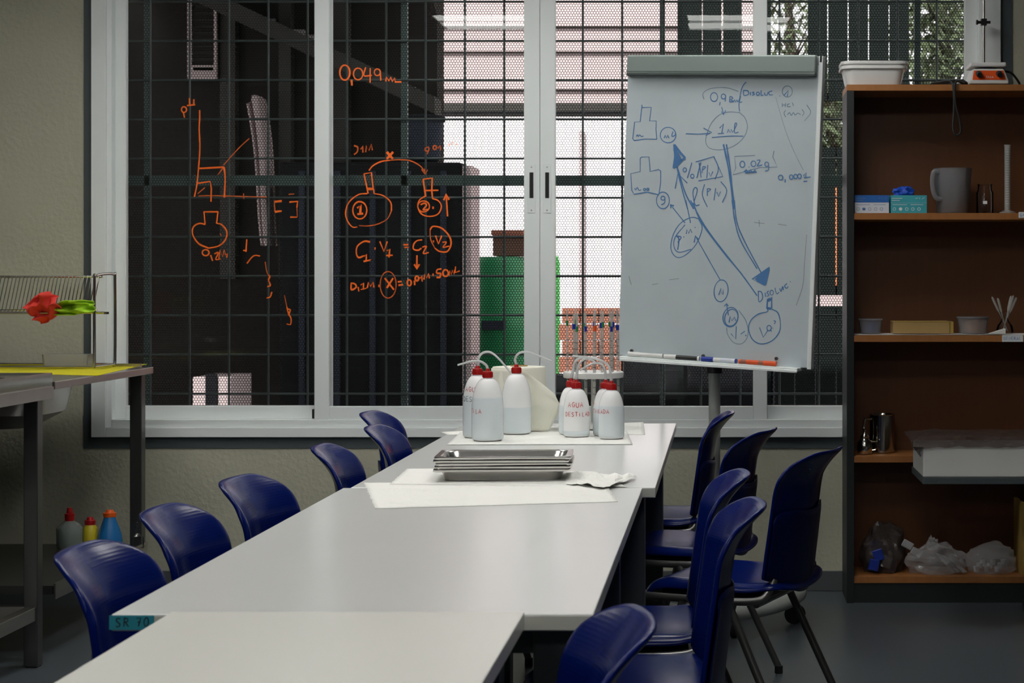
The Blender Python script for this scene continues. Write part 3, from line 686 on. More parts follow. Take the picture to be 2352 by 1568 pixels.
# crumpled corner
def crump(u, v):
    e = .5+.5*abs(math.sin(u*7+.5))*(.3+.7*(1-u)); x = lerp(1300, 1462, u); y0 = 1084+6*noise.noise(Vector((u*9, 1, 0)))+12*u; y1 = lerp(1112, 1124, min(1, u*1.6))-26*max(0, (u-.55)/.45)+5*noise.noise(Vector((u*8, 4, 0)))
    p = T(x, lerp(y0, y1, v), TZ+.004)
    return p+Vector((0, 0, .0015+.020*abs(noise.noise(Vector((u*5, v*3, 3))))*min(1, u*2.2)))
tag(MB().grid(crump, 26, 14).build('paper_scrap', 'paper', solid=.0006, smooth=False), 'crumpled torn corner of paper towel right of the steel trays', 'paper')
paper('paper_towel', [(1012,992),(1478,969),(1482,998),(1028,998)], TZ, 'white paper towel sheet at the back, under the pipette stand', amp=.001, seed=7, jag=.002)
paper('paper_towel', [(1058,992),(1440,990),(1453,1020),(1026,1021)], TZ+.0008, 'white paper towel sheet under the plastic wash bottles', amp=.0012, seed=9, jag=.002, lift=.0016)
BZ = TZ+.005
# ------------------------------------------------------------------ steel trays
def tray_rings(W, D, dep, z, cx, cy, rot):
    def R(w_, d, r, zz):
        o = []
        for x, y in rr(w_, d, r, 5):
            o.append((cx+x*math.cos(rot)-y*math.sin(rot), cy+x*math.sin(rot)+y*math.cos(rot), zz))
        return o
    return [R(W+.002, D+.002, .016, z-.006), R(W, D, .015, z), R(W-.026, D-.026, .03, z), R(W-.032, D-.032, .034, z-.004), R(W-.052, D-.05, .036, z-dep), R(W-.09, D-.09, .03, z-dep-.001)]
names = ['lowest', 'second lowest', 'middle', 'second', 'topmost']
tc_ = T(1155, 1082, .775); rotT = math.radians(3.0)
for k in range(5):
    z = BZ+.030+.0078*k; dep = .0295
    sx = (.0025*((k*37) % 3-1)); 
    o = MB().loft(tray_rings(.348-.002*(k % 2), .205, dep, z, tc_.x+sx, tc_.y+.05+sx, rotT+math.radians([.4,-.3,.5,-.4,.2][k])), cap0=False, cap1=True).build('steel_tray', 'tray_steel', solid=.0009, smooth=True, recalc=False, offset=-1)
    tag(o, ['lowest steel tray of the stack, its side wall showing', 'fourth steel tray from the top of the stack', 'middle steel tray of the stack of five', 'second steel tray from the top of the stack', 'topmost stainless steel tray of the stack, its basin visible'][k], 'tray', 'steel trays stacked on the table')
# ------------------------------------------------------------------ wash bottles
def wash_bottle(px_, Y, r, h, fill, spout, lab, text=None, grp=None, tint='bottle_pe'):
    c = Vector(((px_-PX)*Y/F, Y, BZ)); t = thing('wash_bottle', lab, 'bottle', c, grp)
    sh_ = h-r*2.15
    prof = [(r*.86,0),(r*.97,.004),(r,.012),(r,sh_)]
    for k in range(1, 9):
        a = k/8*PI/2; prof.append((lerp(.0135, r, math.cos(a)), sh_+(h-.006-sh_)*math.sin(a)))
    prof.append((.0135, h))
    b = MB().lathe(prof, c, 36).build('body', tint, t, smooth=True)
    fh = fill*h
    lp = [(q*1.004, z+.0004) for q, z in prof if z < fh]
    for (q0, z0), (q1, z1) in zip(prof, prof[1:]):
        if z0 < fh <= z1: qf = lerp(q0, q1, (fh-z0)/(z1-z0)); lp += [(qf*1.004, fh), (qf*.985, fh+.001)]
    MB().lathe(lp, c, 36).build('liquid', 'water', t, smooth=True)
    cp = MB().lathe([(.0155,h-.004),(.0160,h+.013),(.0145,h+.016),(.008,h+.017),(.0062,h+.025),(0,h+.026)], c, 24).build('cap', 'cap_red', t, smooth=True)
    m = MB()
    for k in range(24):
        a = 2*PI*k/24; m.tube([(c.x+.0159*math.cos(a), c.y+.0159*math.sin(a), c.z+h-.003), (c.x+.0159*math.cos(a), c.y+.0159*math.sin(a), c.z+h+.013)], .0011, 4)
    m.build('grip_ridges', 'cap_red', cp)
    pts = [c+Vector((0,0,h+.024))]+[P(x, y, Y+dy) for x, y, dy in spout]
    MB().tube(cr(pts, 6), [lerp(.0046,.0030, k/(6*(len(pts)-1))) for k in range(6*(len(pts)-1)+1)], 10).build('spout', 'tube_pe', t, smooth=True)
    for (tx_, a0, z, hh, m_) in (text or []):
        ls = write(tx_, 0, 0, hh, hh*.86, .0008)
        strokes('handwriting', ls, lambda x, y: (c+Vector((math.sin(a0+x/r)*(r+.0004), -math.cos(a0+x/r)*(r+.0004), z+y)), Vector((math.sin(a0+x/r), -math.cos(a0+x/r), 0))), .0022, m_, b)
gB3 = 'plastic wash bottles with red caps'
wash_bottle(1097, 5.70, .048, .207, .66, [(1098,826,0),(1106,812,0),(1124,808,-.01),(1144,822,-.015),(1174,856,-.02)], 'tall wash bottle at back of left cluster, spout arched over towards the roll', [('DESTI', -1.0, .118, .016, 'ink_black'), ('AGUA', -.75, .150, .015, 'ink_red')], gB3)
wash_bottle(1120, 5.58, .051, .204, .68, [(1116,838,0),(1103,830,0),(1082,830,0),(1051,838,0)], 'tall wash bottle at front of left cluster, spout pointing to the sink', [('TILA', -1.15, .088, .014, 'ink_red')], gB3)
wash_bottle(1186, 5.83, .050, .205, .43, [(1183,824,0),(1192,811,0),(1212,808,0),(1240,818,.0),(1267,829,0)], 'tall wash bottle right of the left cluster, less than half full', None, gB3)
wash_bottle(1312, 5.815, .042, .160, .6, [(1316,852,0),(1320,832,0),(1334,822,0),(1356,826,-.02),(1368,832,-.03)], 'small wash bottle almost hidden behind the lettered one', None, gB3)
wash_bottle(1324, 5.72, .044, .161, .12, [(1326,852,0),(1333,832,0),(1348,822,0),(1372,821,0)], 'small wash bottle with two lines of red lettering, right cluster', [('AGUA', -.55, .098, .0155, 'ink_red'), ('DESTILADOTA', -.80, .068, .0135, 'ink_red')], gB3)
wash_bottle(1391, 5.76, .042, .158, .62, [(1390,852,0),(1382,836,0),(1364,834,0),(1346,842,-.02),(1332,850,-.03)], 'small wash bottle tucked behind the rightmost bottle', [('A', -1.15, .100, .014, 'ink_red'), ('TIL', -1.1, .075, .013, 'ink_red')], gB3)
wash_bottle(1404, 5.65, .0425, .161, .66, [(1402,856,0),(1396,838,0),(1376,826,0),(1346,820,0),(1315,817,0)], 'rightmost small wash bottle, red letters at its left side', [('ILADA', -1.35, .082, .013, 'ink_red')], gB3)
# ------------------------------------------------------------------ paper roll
rc = Vector(((1192-PX)*6.0/F, 6.0, BZ)); rl = thing('paper_roll', 'large cream paper towel roll standing behind the wash bottles', 'paper roll', rc)
MB().lathe([(.030,.216),(.090,.214),(.093,.208),(.093,.0)], rc, 40).build('roll', 'roll_paper', rl, smooth=True)
MB().lathe([(.030,.010),(.030,.219),(.026,.219),(.026,.010)], rc, 24).build('core', 'kraft', rl, smooth=True)
def flap(u, v):
    a = lerp(-1.35, .2, min(1, u*1.6)); r = .0945
    if u < .625: p = Vector((rc.x+r*math.sin(a)*1, rc.y-r*math.cos(a), 0))
    else:
        q = (u-.625)/.375; p = Vector((rc.x+r*math.sin(.2)+q*(.135-.03*abs(v-.65)*2), rc.y-r*math.cos(.2)-.01*math.sin(q*3), 0))
    z = BZ+.002+lerp(0, .208, v)
    if u > .5: z = BZ+.002+lerp(0, .208-.085*max(0, (u-.62)/.38)**1.2, v)
    return Vector((p.x, p.y+.006*noise.noise(Vector((u*5, v*5, 1))), z))
MB().grid(flap, 30, 18).build('loose_end', 'roll_paper', rl, smooth=True, solid=.0007, recalc=False, offset=1)
# ------------------------------------------------------------------ pipette stand with pipettes
pc = Vector(((1363-PX)*6.07/F, 6.07, BZ)); ps = thing('pipette_stand', 'round white pipette stand at the far end of the table', 'stand', pc)
dz = (H-(860-PY)*6.07/F)-BZ
MB().lathe([(.0,-.010),(.103,-.010),(.105,-.006),(.105,.008),(.102,.011),(.0,.011)], pc+Vector((0,0,dz)), 40).build('top_disc', 'white_plastic', ps, smooth=True)
MB().lathe([(.085,0),(.085,.012),(.02,.018),(.012,.02),(0,.02)], pc, 36).build('base', 'white_plastic', ps, smooth=True)
MB().tube([pc+Vector((0,0,.018)), pc+Vector((0,0,dz-.01))], .0085, 12).build('column', 'laminate_edge', ps, smooth=True)
random.seed(4)
bands = ['blue_plastic','green_plastic','green_plastic','blue_plastic','blue_plastic','green_plastic','blue_plastic','green_plastic','green_plastic','blue_plastic','green_plastic','blue_plastic','orange_plastic','green_plastic','blue_plastic','blue_plastic']
bn = {'blue_plastic':'blue','green_plastic':'green','orange_plastic':'orange'}
for k in range(16):
    a = 2*PI*k/16+.1; rad = .088 if k % 2 == 0 else .068
    b0_ = pc+Vector((rad*math.cos(a), rad*math.sin(a), .024)); ztop = H-(random.uniform(708, 722)-PY)*6.07/F
    p = thing('pipette', 'glass pipette with a %s band, upright in the round stand' % bn[bands[k]], 'pipette', b0_, 'pipettes in the round stand')
    r_ = .0042 if k % 3 else .0055; tl = Vector((random.uniform(-.006,.006), random.uniform(-.006,.006), 0))
    tp = Vector((b0_.x, b0_.y, ztop))+tl; d = tp-b0_
    MB().tube([b0_, b0_+d*.12, b0_+d*.15, b0_+d*.80, b0_+d*.82, tp], [.0018,.002,r_,r_,r_*.8,r_*.8], 8).build('tube', 'pipette_glass', p, smooth=True)
    q = b0_+d*random.choice((.84,.86,.88)); 
    MB().tube([q-d.normalized()*.009, q+d.normalized()*.009], r_*1.12, 8).build('band', bands[k], p, smooth=True)
    m = MB()
    for j in range(9): qq = b0_+d*(.25+.06*j); m.tube([qq, qq+d.normalized()*.0016], r_*1.05, 8)
    m.build('graduations', 'ink_black', p)['kind'] = 'stuff'
# ------------------------------------------------------------------ flip chart
TL = P(1443,130,6.40); TR = P(1889,130,6.13); BL = P(1404,815,6.445)
U = (TR-TL); BW = U.length; U.normalize(); Vd = (BL-TL); Vd = (Vd-U*Vd.dot(U)); BH = Vd.length; Vd.normalize(); Nn = U.cross(Vd).normalized()
if Nn.y > 0: Nn = -Nn
def bp_(u, v, n): return TL+U*u+Vd*v+Nn*n
def bbox_(name, u0, u1, v0, v1, n0, n1, m, parent, bevel=0):
    q = [bp_(u, v, n) for u, v, n in ((u0,v0,n0),(u1,v0,n0),(u1,v1,n0),(u0,v1,n0),(u0,v0,n1),(u1,v0,n1),(u1,v1,n1),(u0,v1,n1))]
    return MB().add(q, [(0,3,2,1),(4,5,6,7),(0,1,5,4),(1,2,6,5),(2,3,7,6),(3,0,4,7)]).build(name, m, parent, bevel=bevel)
bc = bp_(BW*.52, BH, -.05)
fc = thing('flip_chart', 'mobile whiteboard flip chart covered in blue marker sketches', 'flip chart', (bc.x, bc.y, 0))
bd = bbox_('board', .0, BW, .03, BH, -.022, 0, 'board_white', fc, bevel=.003)
bbox_('edge_profile', BW-.012, BW+.004, -.002, BH+.004, -.026, .004, 'frame_white', fc, bevel=.002)
bbox_('edge_slot', BW-.008, BW, -.003, .02, -.004, .0048, 'ink_black', fc)
hd = bbox_('clamp_bar', .004, BW-.016, -.004, .060, -.02, .022, 'board_grey', fc, bevel=.006)
bbox_('clamp_lip', .004, BW-.016, .058, .072, -.0, .024, 'board_grey_dark', fc, bevel=.004)
tray = bbox_('pen_tray', .02, BW-.035, BH-.001, BH+.012, -.02, .040, 'frame_white', fc, bevel=.002)
bbox_('tray_lip', .02, BW-.035, BH+.006, BH+.016, .038, .044, 'frame_white', fc, bevel=.002)
def ray_board(x, y):
    d = P(x, y, 1.0)-camo.location; n = Nn; t = (TL-camo.location).dot(n)/d.dot(n); return camo.location+d*t
for x, y in ((1452,805),(1616,817),(1784,823)):
    q = ray_board(x, y); MB().tube([q-Nn*.001, q+Nn*.008], .006, 12).build('knob', 'steel_dark', fc, smooth=True)
def bmap(ox, oy, sc): return lambda x, y: (ray_board(ox+x*sc, oy+y*sc), Nn)
c3 = [[(370,630),(372,655)], {'p':[(372,655),(455,652),(440,775),(500,775),(497,850),(505,940)],'w':1,'c':False}, {'p':[(505,940),(400,938),(300,952),(288,935),(305,785),(355,782),(370,650)],'w':1,'c':False}, {'p':[(320,915),(330,900),(340,915),(350,900),(365,915),(385,910)],'w':1},
 ell(607,902,70,70), {'p':[(570,930),(580,905),(592,930),(603,905),(615,930)],'w':1.3,'c':False}, [(650,870),(640,912),(668,905),(674,880)],
 [(765,890),(880,893),(985,885)], {'p':[(925,838),(1000,880),(945,905)],'w':1,'c':False},
 {'p':[(1070,840),(1105,800),(1090,885)],'w':1.2,'c':False}, [(1055,890),(1110,885)], {'p':[(1140,880),(1150,850),(1165,880),(1175,850),(1190,880)],'w':1.1,'c':False}, [(1195,870),(1225,805),(1208,800),(1205,880),(1240,875)], {'p':[(1000,925),(1150,912),(1285,912)],'w':1.1},
 ell(1020,560,32,40), [(1075,605),(1070,635)], ell(1105,555,20,22), [(1125,550),(1120,600)], [(1160,605),(1165,555),(1190,570),(1170,585),(1195,600),(1160,605)], {'p':[(1195,605),(1205,585),(1215,605),(1225,585),(1235,605)],'w':1.2,'c':False}, [(1240,600),(1260,550),(1250,605),(1275,603)],
 [(1310,425),(1280,460),(1260,520),(1245,620),(1250,690)], [(1090,650),(1105,715)], {'p':[(1085,690),(1105,720),(1125,680)],'w':1,'c':False},
 [(1285,500),(1290,545),(1330,535),(1325,505),(1285,500)], [(1350,515),(1348,545)], [(1385,515),(1365,520),(1385,535),(1362,545)], ell(1415,530,14,14), [(1445,500),(1445,545),(1465,540)], [(1475,520),(1480,542),(1500,540),(1505,515)], [(1545,505),(1515,515),(1520,540),(1550,540)],
 {'p':[(1650,545),(1690,500),(1680,555)],'w':1.2,'c':False},
 {'p':[(355,1110),(370,1100),(435,1098),(445,1230),(520,1212),(540,1225),(540,1330),(525,1425)],'w':1,'c':False}, {'p':[(525,1440),(420,1415),(300,1435),(280,1400),(270,1250),(355,1230),(355,1110)],'w':1,'c':False}, [(305,1380),(315,1395),(330,1375),(345,1400),(365,1395)], ell(395,1393,10,10), ell(425,1390,10,10),
 ell(560,1490,58,75), ell(560,1470,18,18), [(578,1460),(575,1510),(545,1530)],
 {'p':[(670,1385),(695,1250),(780,1335)],'w':1.2,'c':False}, {'p':[(685,1190),(730,1380),(783,1568)],'w':1.3}, {'p':[(690,1190),(760,1420),(838,1568)],'w':1.4},
 ell(757,1215,15,18), [(820,1150),(780,1290)], ell(825,1272,15,18), {'p':[(855,1145),(1020,1095),(1100,1275),(880,1315)],'w':1.1,'c':False}, [(900,1150),(865,1290)], [(885,1150),(905,1285)], [(920,1185),(910,1245)], [(920,1185),(945,1190),(920,1215)], [(965,1170),(955,1290)], {'p':[(975,1240),(990,1275),(1010,1230)],'w':1,'c':False}, [(1020,1100),(1060,1200),(1030,1300)],
 {'p':[(840,1500),(870,1400),(850,1375),(830,1420),(850,1530),(890,1530)],'w':1.1}, [(935,1345),(915,1440),(960,1550)], [(960,1385),(960,1450)], [(960,1385),(990,1390),(962,1415)], [(1035,1380),(1020,1490)], {'p':[(1045,1415),(1060,1455),(1080,1410)],'w':1,'c':False}, [(1080,1320),(1135,1400),(1095,1510)],
 {'p':[(1105,985),(1150,1200),(1180,1400),(1195,1568)],'w':1.9}, {'p':[(1132,985),(1165,1200),(1185,1400),(1207,1568)],'w':1.6},
 ell(1275,1165,22,28), dot(1335,1190,3), ell(1375,1160,22,25), [(1405,1130),(1435,1130),(1410,1180),(1455,1170)], ell(1495,1165,18,20), [(1513,1155),(1510,1215),(1480,1225)], {'p':[(1290,1235),(1310,1215),(1330,1240),(1350,1215),(1370,1240),(1390,1215),(1405,1235),(1300,1240)],'w':1.6,'c':False},
 ell(1620,1285,20,22), [(1662,1300),(1660,1330)], ell(1715,1280,16,20), ell(1755,1275,16,20), ell(1790,1272,16,20), {'p':[(1825,1270),(1850,1240),(1845,1290)],'w':1,'c':False}, [(1830,1285),(1890,1280)], [(1825,1320),(1860,1318)]]
# solid arrow head, scribbled full
c3 += [{'p':[(662,985),(672,1090),(655,1200)],'w':2.4,'c':False}, {'p':[(664,990),(715,1060),(762,1110)],'w':2.4,'c':False}, {'p':[(762,1108),(700,1150),(655,1200)],'w':2.4,'c':False}]
c3 += [{'p':[(668+k*3, 1015+k*17),(668+k*9, 1030+k*14),(670, 1050+k*20)],'w':3.4,'c':False} for k in range(8)]
strokes('handwriting', c3, bmap(1380,80,.25506), .0041, 'ink_blue', bd)
c3p = [[(1250,700),(1300,750),(1320,830),(1290,920),(1200,1000),(1080,1035),(980,1020),(945,960),(960,880),(1000,790),(1070,720),(1150,695),(1250,700)], [(930,580),(920,530),(970,490),(1060,475),(1150,480),(1240,510)], ell(1680,510,45,50),
 [(1635,615),(1635,650)], [(1665,615),(1660,650)], [(1635,632),(1662,632)], [(1700,620),(1680,630),(1685,648),(1710,645)], [(1725,610),(1735,640)], [(1665,680),(1650,705),(1665,740)], [(1680,720),(1700,700),(1715,725),(1735,700),(1750,722),(1775,705),(1800,718)], [(1810,670),(1830,700),(1815,730)], [(1855,630),(1890,700),(1835,775)],
 {'p':[(1215,1200),(1205,1095),(1390,1085)],'w':1,'c':False}, {'p':[(1560,1045),(1550,1100),(1590,1190),(1430,1195),(1190,1260),(1215,1200)],'w':1,'c':False}, {'p':[(1575,560),(1660,850),(1740,1050),(1825,1220)],'w':.5}, dot(1612,550,5)]
strokes('handwriting', c3p, bmap(1380,80,.25506), .0032, 'ink_blue_pale', bd)
c4 = [[(690,185),(570,35)], {'p':[(600,45),(568,35),(575,65)],'w':1.4,'c':False}, [(697,0),(735,185)],
 [(800,150),(740,140),(650,190),(590,290),(575,400),(620,465),(690,450),(780,360),(830,230),(800,150)], [(690,200),(610,300),(600,380),(640,425),(740,400)],
 {'p':[(620,290),(640,320),(630,405)],'w':1.4}, {'p':[(622,292),(658,302),(630,345)],'w':1.2}, dot(680,300,4), {'p':[(700,275),(705,240),(720,270),(735,235),(745,265)],'w':1.2,'c':False}, dot(772,222,4),
 {'p':[(755,20),(830,190),(1000,420),(1150,600),(1280,780)],'w':1.4}, {'p':[(735,0),(850,205),(1020,435),(1160,610)],'w':1.1},
 [(980,655),(880,480),(780,300)], {'p':[(765,345),(775,290),(800,320)],'w':1.4,'c':False}, ell(985,740,57,90,rot=.12), {'p':[(965,775),(985,720),(985,765),(1003,730),(1000,770)],'w':1.1,'c':False},
 [(1045,940),(1030,850)], {'p':[(1012,865),(1030,845),(1045,865)],'w':1.1,'c':False}, ell(1063,955,62,80,rot=.2), ell(1068,960,52,70,rot=.3), {'p':[(1050,1000),(1060,950),(1075,985),(1095,955),(1105,985)],'w':1.2,'c':False},
 {'p':[(1065,1090),(1105,1135),(1110,1030)],'w':1,'c':False}, [(1145,1095),(1180,1070)], {'p':dot(1188,1105,5),'w':1.6},
 {'p':[(1360,880),(1365,910),(1290,930),(1230,980),(1210,1050),(1240,1135),(1310,1175),(1400,1150),(1460,1080),(1470,1000),(1450,920),(1400,890)],'w':1.1}, {'p':[(1360,885),(1365,810),(1400,790),(1398,885)],'w':1.6,'c':False}, {'p':[(1362,882),(1398,887)],'w':2.4}, {'p':[(1368,822),(1402,805)],'w':3},
 {'p':[(1300,1040),(1330,1120),(1370,1060)],'w':1,'c':False}, ell(1378,1045,18,22), [(1385,1055),(1398,1072)], dot(1408,1045,3), [(1415,985),(1430,990),(1420,1012)],
 [(1290,740),(1295,830),(1325,800),(1315,750),(1285,745)], [(1345,755),(1350,790)], [(1375,740),(1360,755),(1378,775),(1360,785)], ell(1400,755,14,20), [(1425,715),(1440,765),(1460,750)], [(1465,720),(1475,745),(1490,705),(1495,735)], [(1525,680),(1505,700),(1520,720),(1535,705)], dot(1552,665,3),
 {'p':[(1075,0),(1100,180),(1150,340),(1280,560)],'w':1.2}, {'p':[(1093,0),(1115,180),(1180,340),(1312,590)],'w':1.2},
 {'p':[(1380,548),(1240,645),(1340,695),(1380,548)],'w':1.6,'c':False}]
c4 += [{'p':[(1372-k*14, 560+k*10),(1338-k*5, 690-k*4)],'w':4.2} for k in range(8)]
strokes('handwriting', c4, bmap(1380,460,.2806), .0041, 'ink_blue', bd)
strokes('handwriting', [[(1130,900),(1190,990),(1205,1100),(1160,1170),(1090,1165),(1040,1100),(1030,1040)]], bmap(1380,460,.2806), .003, 'ink_blue_pale', bd)
sm_ = strokes('pen_smear', [[(1685,280),(1668,500),(1655,690),(1600,860)], [(1255,180),(1340,190)], [(1295,160),(1298,215)], [(1450,195),(1520,205)], [(560,650),(640,640)], [(230,620),(250,690)], [(420,690),(470,680)]], bmap(1380,460,.2806), .0030, 'ink_grey', bd); sm_['kind'] = 'stuff'
# column, clamp and round base on castors
pX, pY = (1641-PX)*6.43/F, 6.43
MB().tube([(pX, pY, .10), (pX, pY, 1.30)], .0215, 16).build('pole', 'pole_grey', fc, smooth=True)
MB().tube([(pX, pY, .925), (pX, pY, .985)], .030, 16).build('pole_collar', 'black_plastic', fc, smooth=True)
box('board_bracket', pX-.05, pX+.05, pY-.075, pY+.03, .985, 1.10, 'black_plastic', fc, bevel=.005)
ringc = [(pX+.31*math.cos(a), pY+.05+.31*math.sin(a), .098+.012*math.cos(a*2)) for a in [2*PI*k/40 for k in range(40)]]
MB().tube(ringc, .034, 12, ry=.026, closed=True).build('base_ring', 'pole_grey', fc, smooth=True)
for k in range(5):
    a = 2*PI*k/5-.12
    e = Vector((pX+.30*math.cos(a), pY+.05+.30*math.sin(a), .098))
    MB().tube(cr([(pX, pY, .14), (pX+.15*math.cos(a), pY+.025+.15*math.sin(a), .125), tuple(e)], 4), .017, 10).build('base_spoke', 'pole_grey', fc, smooth=True)
    cs = MB().tube([e+Vector((0,0,-.03)), e+Vector((0,0,.0))], .012, 8).build('castor_stem', 'black_plastic', fc)
    for d in (-.013, .013):
        cc = Vector((e.x+d*math.cos(a+1.2), e.y+d*math.sin(a+1.2), .033)); ax = Vector((math.cos(a+1.2), math.sin(a+1.2), 0))*.009
        MB().tube([cc-ax, cc+ax], .033, 20).build('castor_wheel', 'rubber', cs, smooth=True)
# markers in the tray
def marker(xa, xb, ca, cb, lab, capleft=True, label_strip=None):
    y_ = lambda x: lerp(822, 842, (x-1440)/(1800-1440))
    a = ray_board(xa, y_(xa)-2); b = ray_board(xb, y_(xb)-2)
    ua, ub = (a-TL).dot(U), (b-TL).dot(U); r = .0088; v = BH-.001-r-.0006; n = .0245
    A, B = bp_(ua, v, n), bp_(ub, v, n); d = (B-A)
    t = thing('marker', lab, 'marker', (A+B)/2-Vector((0,0,r)), 'markers in the flip chart tray')
    k = .34
    c0, c1 = (A, A+d*k) if capleft else (B-d*k, B)
    b0_, b1 = (A+d*k, B) if capleft else (A, B-d*k)
    MB().tube([b0_, b1], r*.9, 12).build('barrel', ca, t, smooth=True); MB().tube([c0, c1], r, 12).build('cap', cb, t, smooth=True)
    e0, e1 = (b1-d*.05, b1) if capleft else (b0_, b0_+d*.05)
    MB().tube([e0, e1], r*.93, 12).build('end_plug', cb, t, smooth=True)
    if label_strip: MB().tube([lerp(b0_, b1, .3), lerp(b0_, b1, .8)], r*.92, 12).build('print', label_strip, t, smooth=True)
marker(1449, 1528, 'white_plastic', 'white_plastic', 'white marker with white cap, leftmost in the tray', True, 'carton_white')
marker(1532, 1612, 'black_plastic', 'white_plastic', 'black barrelled marker with white cap in the tray', True)
marker(1617, 1698, 'white_plastic', 'blue_plastic', 'white marker with blue cap in the flip chart tray', True, 'box_white')
marker(1703, 1788, 'ext_brick', 'orange_plastic', 'orange capped marker, rightmost in the flip chart tray', False, 'orange_plastic')
# ------------------------------------------------------------------ bookcase
SY = 6.84; sx0 = P(1945,0,SY).x; sx1 = sx0+1.0; SB = WY-.02
bcs = thing('bookcase', 'open bookcase with dark sides and orange brown shelves', 'bookcase', ((sx0+sx1)/2, 6.97, 0))
def sz(y): return H-(y-PY)*SY/F
SH = [sz(208), sz(489), sz(770), sz(1047), sz(1324)]
box('side_panel', sx0, sx0+.028, SY, SB, 0, SH[0]-.001, 'shelf_side', bcs); box('side_panel', sx1-.028, sx1, SY, SB, 0, SH[0]-.001, 'shelf_side', bcs)
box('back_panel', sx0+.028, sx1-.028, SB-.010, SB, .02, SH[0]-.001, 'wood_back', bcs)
box('plinth', sx0+.028, sx1-.028, SY+.01, SY+.03, 0, SH[4]-.026, 'shelf_side', bcs)
for i, z in enumerate(SH):
    xx = (sx0-.0, sx1) if i == 0 else (sx0+.0285, sx1-.0285)
    box('top_board' if i == 0 else 'shelf', xx[0], xx[1], SY+(.0 if i == 0 else .004), SB-.0105 if i else SB, z-.026 if i else z-.0005, z if i else z+.024, 'wood_shelf', bcs, bevel=.001)
SH[0] = SH[0]+.024
SH = [z+.0008 for z in SH]
def shx(x, Y=SY+.05): return (x-PX)*Y/F
# shelf labels
sl = bcs
ls = box('shelf_label', shx(2302,SY), shx(2350,SY), SY+.0015, SY+.0038, SH[2]-.026, SH[2]+.0005, 'sticker_white', bcs)
strokes('handwriting', write('GENERAL', shx(2305,SY), SH[2]-.018, .011, .0103, .0008), lambda x, y: (Vector((x, SY+.0014, y)), Vector((0,-1,0))), .0018, 'ink_blue', ls, lift=.0002)
ls = box('shelf_label', shx(2340,SY), shx(2392,SY), SY+.0015, SY+.0038, SH[1]-.02, SH[1]+.003, 'sticker_white', bcs)
strokes('handwriting', write('GAL', shx(2343,SY), SH[1]-.014, .011, .0105, .0008), lambda x, y: (Vector((x, SY+.0014, y)), Vector((0,-1,0))), .0018, 'ink_blue', ls, lift=.0002)
# white basins on the top
def basin(x0, x1, z, h, Y, lab):
    c = Vector((shx((x0+x1)/2, Y), Y, z)); W = shx(x1,Y)-shx(x0,Y); D = .20
    def R(w_, d, r, zz): return [(c.x+a, c.y+b, c.z+zz) for a, b in rr(w_, d, r, 5)]
    return tag(MB().loft([R(W*.80, D*.80, .03, 0), R(W*.82, D*.82, .035, .004), R(W*.92, D*.92, .04, h-.012), R(W, D, .045, h-.012), R(W+.002, D+.002, .045, h-.004), R(W, D, .045, h), R(W*.91, D*.91, .04, h), R(W*.79, D*.79, .03, .006)], True, True).build('plastic_basin', 'white_plastic', smooth=True, recalc=False), lab, 'basin', 'basins on the bookcase')
basin(1929, 2080, SH[0], .076, 6.95, 'lower white plastic basin on the bookcase end')
basin(1929, 2083, SH[0]+.0180, .076, 6.95, 'upper white plastic basin nested on the bookcase end')
# black cable with loop
cab = thing('black_cable', 'coiled black cable hanging over the bookcase top edge', 'cable', (shx(2175), SY+.02, SH[0]))
co = []
for k in range(60):
    a = k*.62; co.append((shx(2185)+.065*math.cos(a)*(1+.2*math.sin(k)), SY+.10+.05*math.sin(a), SH[0]+.008+.012*(k % 5)/4))
MB().tube(cr(co, 3), .0050, 6).build('coil', 'rubber', cab, smooth=True)
MB().tube(cr([(shx(2150),SY+.03,SH[0]+.010),(shx(2178),SY+.0,SH[0]+.012),(shx(2185),SY-.014,SH[0]-.02),(shx(2186),SY-.013,SH[0]-.10),(shx(2184),SY-.012,SH[0]-.17),(shx(2190),SY-.014,SH[0]-.2),(shx(2201),SY-.014,SH[0]-.19),(shx(2200),SY-.012,SH[0]-.15),(shx(2190),SY-.014,SH[0]-.08),(shx(2188),SY-.016,SH[0]-.01),(shx(2196),SY+.005,SH[0]+.014),(shx(2215),SY+.06,SH[0]+.012)], 6), .0042, 8).build('hanging_loop', 'rubber', cab, smooth=True)
# hotplate stirrer with support rod
hx = shx(2268, 6.90); hz = SH[0]
hp = thing('hotplate_stirrer', 'white hotplate stirrer with orange front panel and upright rod', 'stirrer', (hx, 6.93, hz))
m = MB(); 
def R4(w0, y0, y1, z): return [(hx-w0, y0, z), (hx+w0, y0, z), (hx+w0, y1, z), (hx-w0, y1, z)]
m.loft([R4(.076, 6.855, 7.02, hz+.004), R4(.076, 6.853, 7.02, hz+.016), R4(.062, 6.872, 7.01, hz+.062), R4(.058, 6.88, 7.005, hz+.066)]).build('body', 'white_plastic', hp, bevel=.003)
m = MB(); m.add([(hx-.066,6.8555,hz+.019),(hx+.066,6.8555,hz+.019),(hx+.058,6.8685,hz+.057),(hx-.058,6.8685,hz+.057),(hx-.066,6.8525,hz+.019),(hx+.066,6.8525,hz+.019),(hx+.058,6.8655,hz+.057),(hx-.058,6.8655,hz+.057)], [(0,3,2,1),(4,5,6,7),(0,1,5,4),(1,2,6,5),(2,3,7,6),(3,0,4,7)])
pn = m.build('front_panel', 'orange_plastic', hp)
